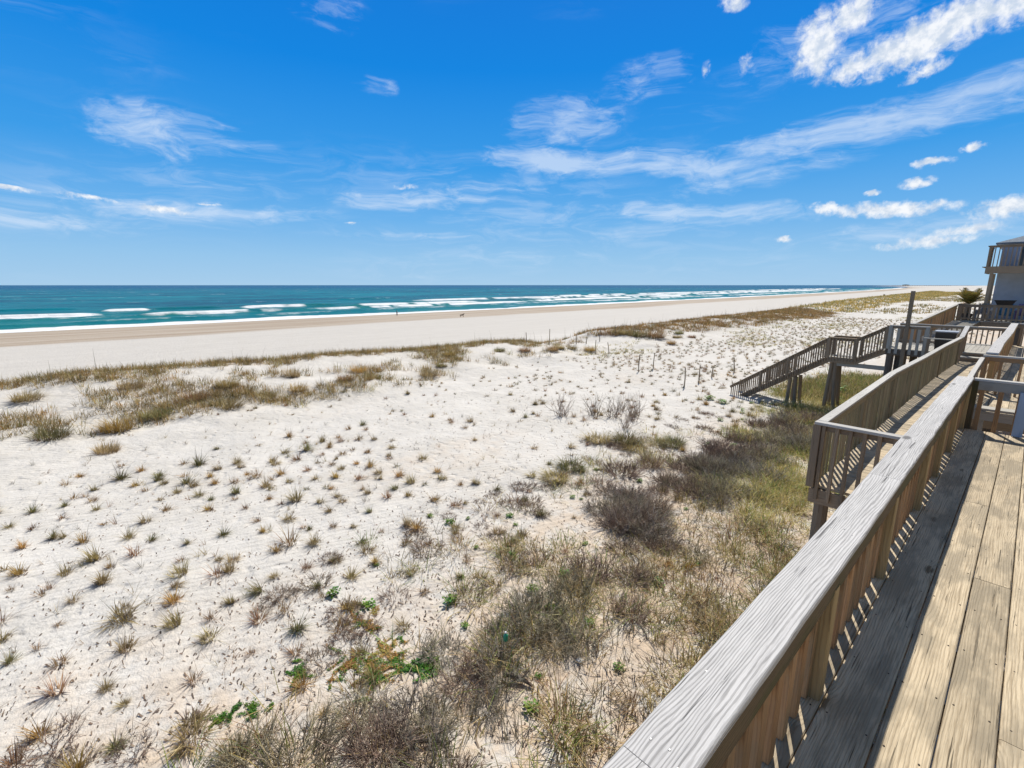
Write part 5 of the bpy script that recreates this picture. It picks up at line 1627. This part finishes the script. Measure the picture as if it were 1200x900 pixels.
def blob(name, c, rx, ry, rz_, mat, parent, n=14, m_=9, cut=None):
    mb = MB(); V = []; 
    for i in range(m_ + 1):
        th = math.pi * i / m_
        for j in range(n):
            a = 2 * math.pi * j / n
            V.append((c[0] + rx * math.sin(th) * math.cos(a), c[1] + ry * math.sin(th) * math.sin(a), c[2] + rz_ * math.cos(th)))
    F = []
    for i in range(m_):
        for j in range(n):
            F.append((i * n + j, (i + 1) * n + j, (i + 1) * n + (j + 1) % n, i * n + (j + 1) % n))
    me_ = np_mesh(name, np.array(V), np.array(F), mat, smooth=True)
    return link(name, me_, parent)


px_, py_ = -131.0, 72.6
pz_ = float(ground(px_, py_))
# body: pelvis, spine, head; arms hanging slightly bent; legs in a short stride. +Y local is the walking direction
hv = [(0, 0, .93), (0, 0, 1.12), (0, .01, 1.32), (0, .0, 1.46), (0, .01, 1.53), (0, .03, 1.63), (0, .03, 1.72),
      (.17, 0, 1.43), (.24, -.06, 1.16), (.24, .02, .92), (.24, .05, .83),
      (-.17, 0, 1.43), (-.24, .07, 1.16), (-.23, .17, .94), (-.23, .21, .86),
      (.09, .01, .86), (.10, .14, .48), (.10, .12, .09), (.10, .25, .04),
      (-.09, -.01, .86), (-.10, -.06, .48), (-.10, -.26, .12), (-.10, -.15, .04),
      (.25, .09, .76), (.265, .05, .755), (.235, .06, .75), (.25, .03, .765), (.22, .10, .80),
      (-.24, .26, .79), (-.255, .22, .785), (-.225, .23, .78), (-.24, .20, .79), (-.21, .27, .83)]
he = [(0, 1), (1, 2), (2, 3), (3, 4), (4, 5), (5, 6), (3, 7), (7, 8), (8, 9), (9, 10), (3, 11), (11, 12), (12, 13), (13, 14), (0, 15), (15, 16), (16, 17), (17, 18),
      (0, 19), (19, 20), (20, 21), (21, 22), (10, 23), (10, 24), (10, 25), (10, 26), (10, 27), (14, 28), (14, 29), (14, 30), (14, 31), (14, 32)]
hr = [(.155, .11), (.13, .10), (.155, .11), (.12, .09), .055, .085, .075, .06, .042, .032, .03, .06, .042, .032, .03, .095, .062, .042, .035, .095, .062, .042, .035] + [.010] * 10
person = skin_body('person', hv, he, hr, M['skin'], None, (px_, py_, pz_), R(-35), sub=2)
tag(person, 'person in dark clothes walking on the wet sand at the edge of the surf', 'person')
skin_body('jacket', [(0, 0, .86), (0, 0, 1.12), (0, .01, 1.32), (0, .0, 1.45), (.17, 0, 1.43), (.24, -.06, 1.16), (.24, .02, .95), (-.17, 0, 1.43), (-.24, .07, 1.16), (-.23, .16, .96)],
          [(0, 1), (1, 2), (2, 3), (3, 4), (4, 5), (5, 6), (3, 7), (7, 8), (8, 9)], [(.17, .13), (.15, .115), (.17, .125), (.13, .10), .072, .056, .046, .072, .056, .046], M['cloth'], person, sub=2)
skin_body('trousers', [(0, 0, .95), (.09, .01, .86), (.10, .14, .48), (.10, .12, .12), (-.09, -.01, .86), (-.10, -.06, .48), (-.10, -.25, .15)],
          [(0, 1), (1, 2), (2, 3), (0, 4), (4, 5), (5, 6)], [(.165, .12), .108, .078, .062, .108, .078, .062], M['cloth'], person, sub=2)
blob('hair', (0, .005, 1.685), .098, .108, .10, M['hair'], person)
blob('nose', (0, .135, 1.635), .014, .02, .022, M['skin'], person, n=8, m_=6)
for sg in (-1, 1):
    blob('eye', (.034 * sg, .108, 1.665), .014, .010, .010, M['white'], person, n=8, m_=6)
    blob('ear', (.092 * sg, .03, 1.645), .014, .028, .036, M['skin'], person, n=8, m_=6)

dx_, dy_ = -108.4, 80.4
dz_ = float(ground(dx_, dy_))
# dog, standing with raised head; +X local is forward
dv = [(-.30, 0, .52), (-.05, 0, .50), (.24, 0, .53), (.38, 0, .68), (.46, 0, .80), (.60, 0, .77), (.68, 0, .75),
      (-.34, .09, .42), (-.24, .10, .30), (-.42, .10, .20), (-.38, .10, .03), (-.33, .10, .02),
      (-.34, -.09, .42), (-.30, -.10, .30), (-.48, -.10, .20), (-.46, -.10, .03), (-.41, -.10, .02),
      (.26, .09, .42), (.24, .10, .26), (.28, .10, .04), (.34, .10, .02),
      (.26, -.09, .42), (.32, -.10, .26), (.40, -.10, .10), (.45, -.10, .07),
      (-.46, 0, .54), (-.60, 0, .46), (-.70, 0, .50)]
de = [(0, 1), (1, 2), (2, 3), (3, 4), (4, 5), (5, 6), (0, 7), (7, 8), (8, 9), (9, 10), (10, 11), (0, 12), (12, 13), (13, 14), (14, 15), (15, 16),
      (2, 17), (17, 18), (18, 19), (19, 20), (2, 21), (21, 22), (22, 23), (23, 24), (0, 25), (25, 26), (26, 27)]
dr = [(.12, .13), (.12, .12), (.14, .17), .10, .095, .05, .035, .08, .05, .032, .028, .03, .08, .05, .032, .028, .03, .065, .04, .028, .03, .065, .04, .028, .03, .04, .03, .02]
dog = skin_body('dog', dv, de, dr, M['fur'], None, (dx_, dy_, dz_), R(40), sub=2, scale=1.15)
tag(dog, 'dark dog standing with raised head on the beach, right of the walker', 'dog')
for sg in (-1, 1):
    e = blob('ear', (.50, .075 * sg, 1.0), .03, .02, .07, M['fur'], dog, n=8, m_=6)
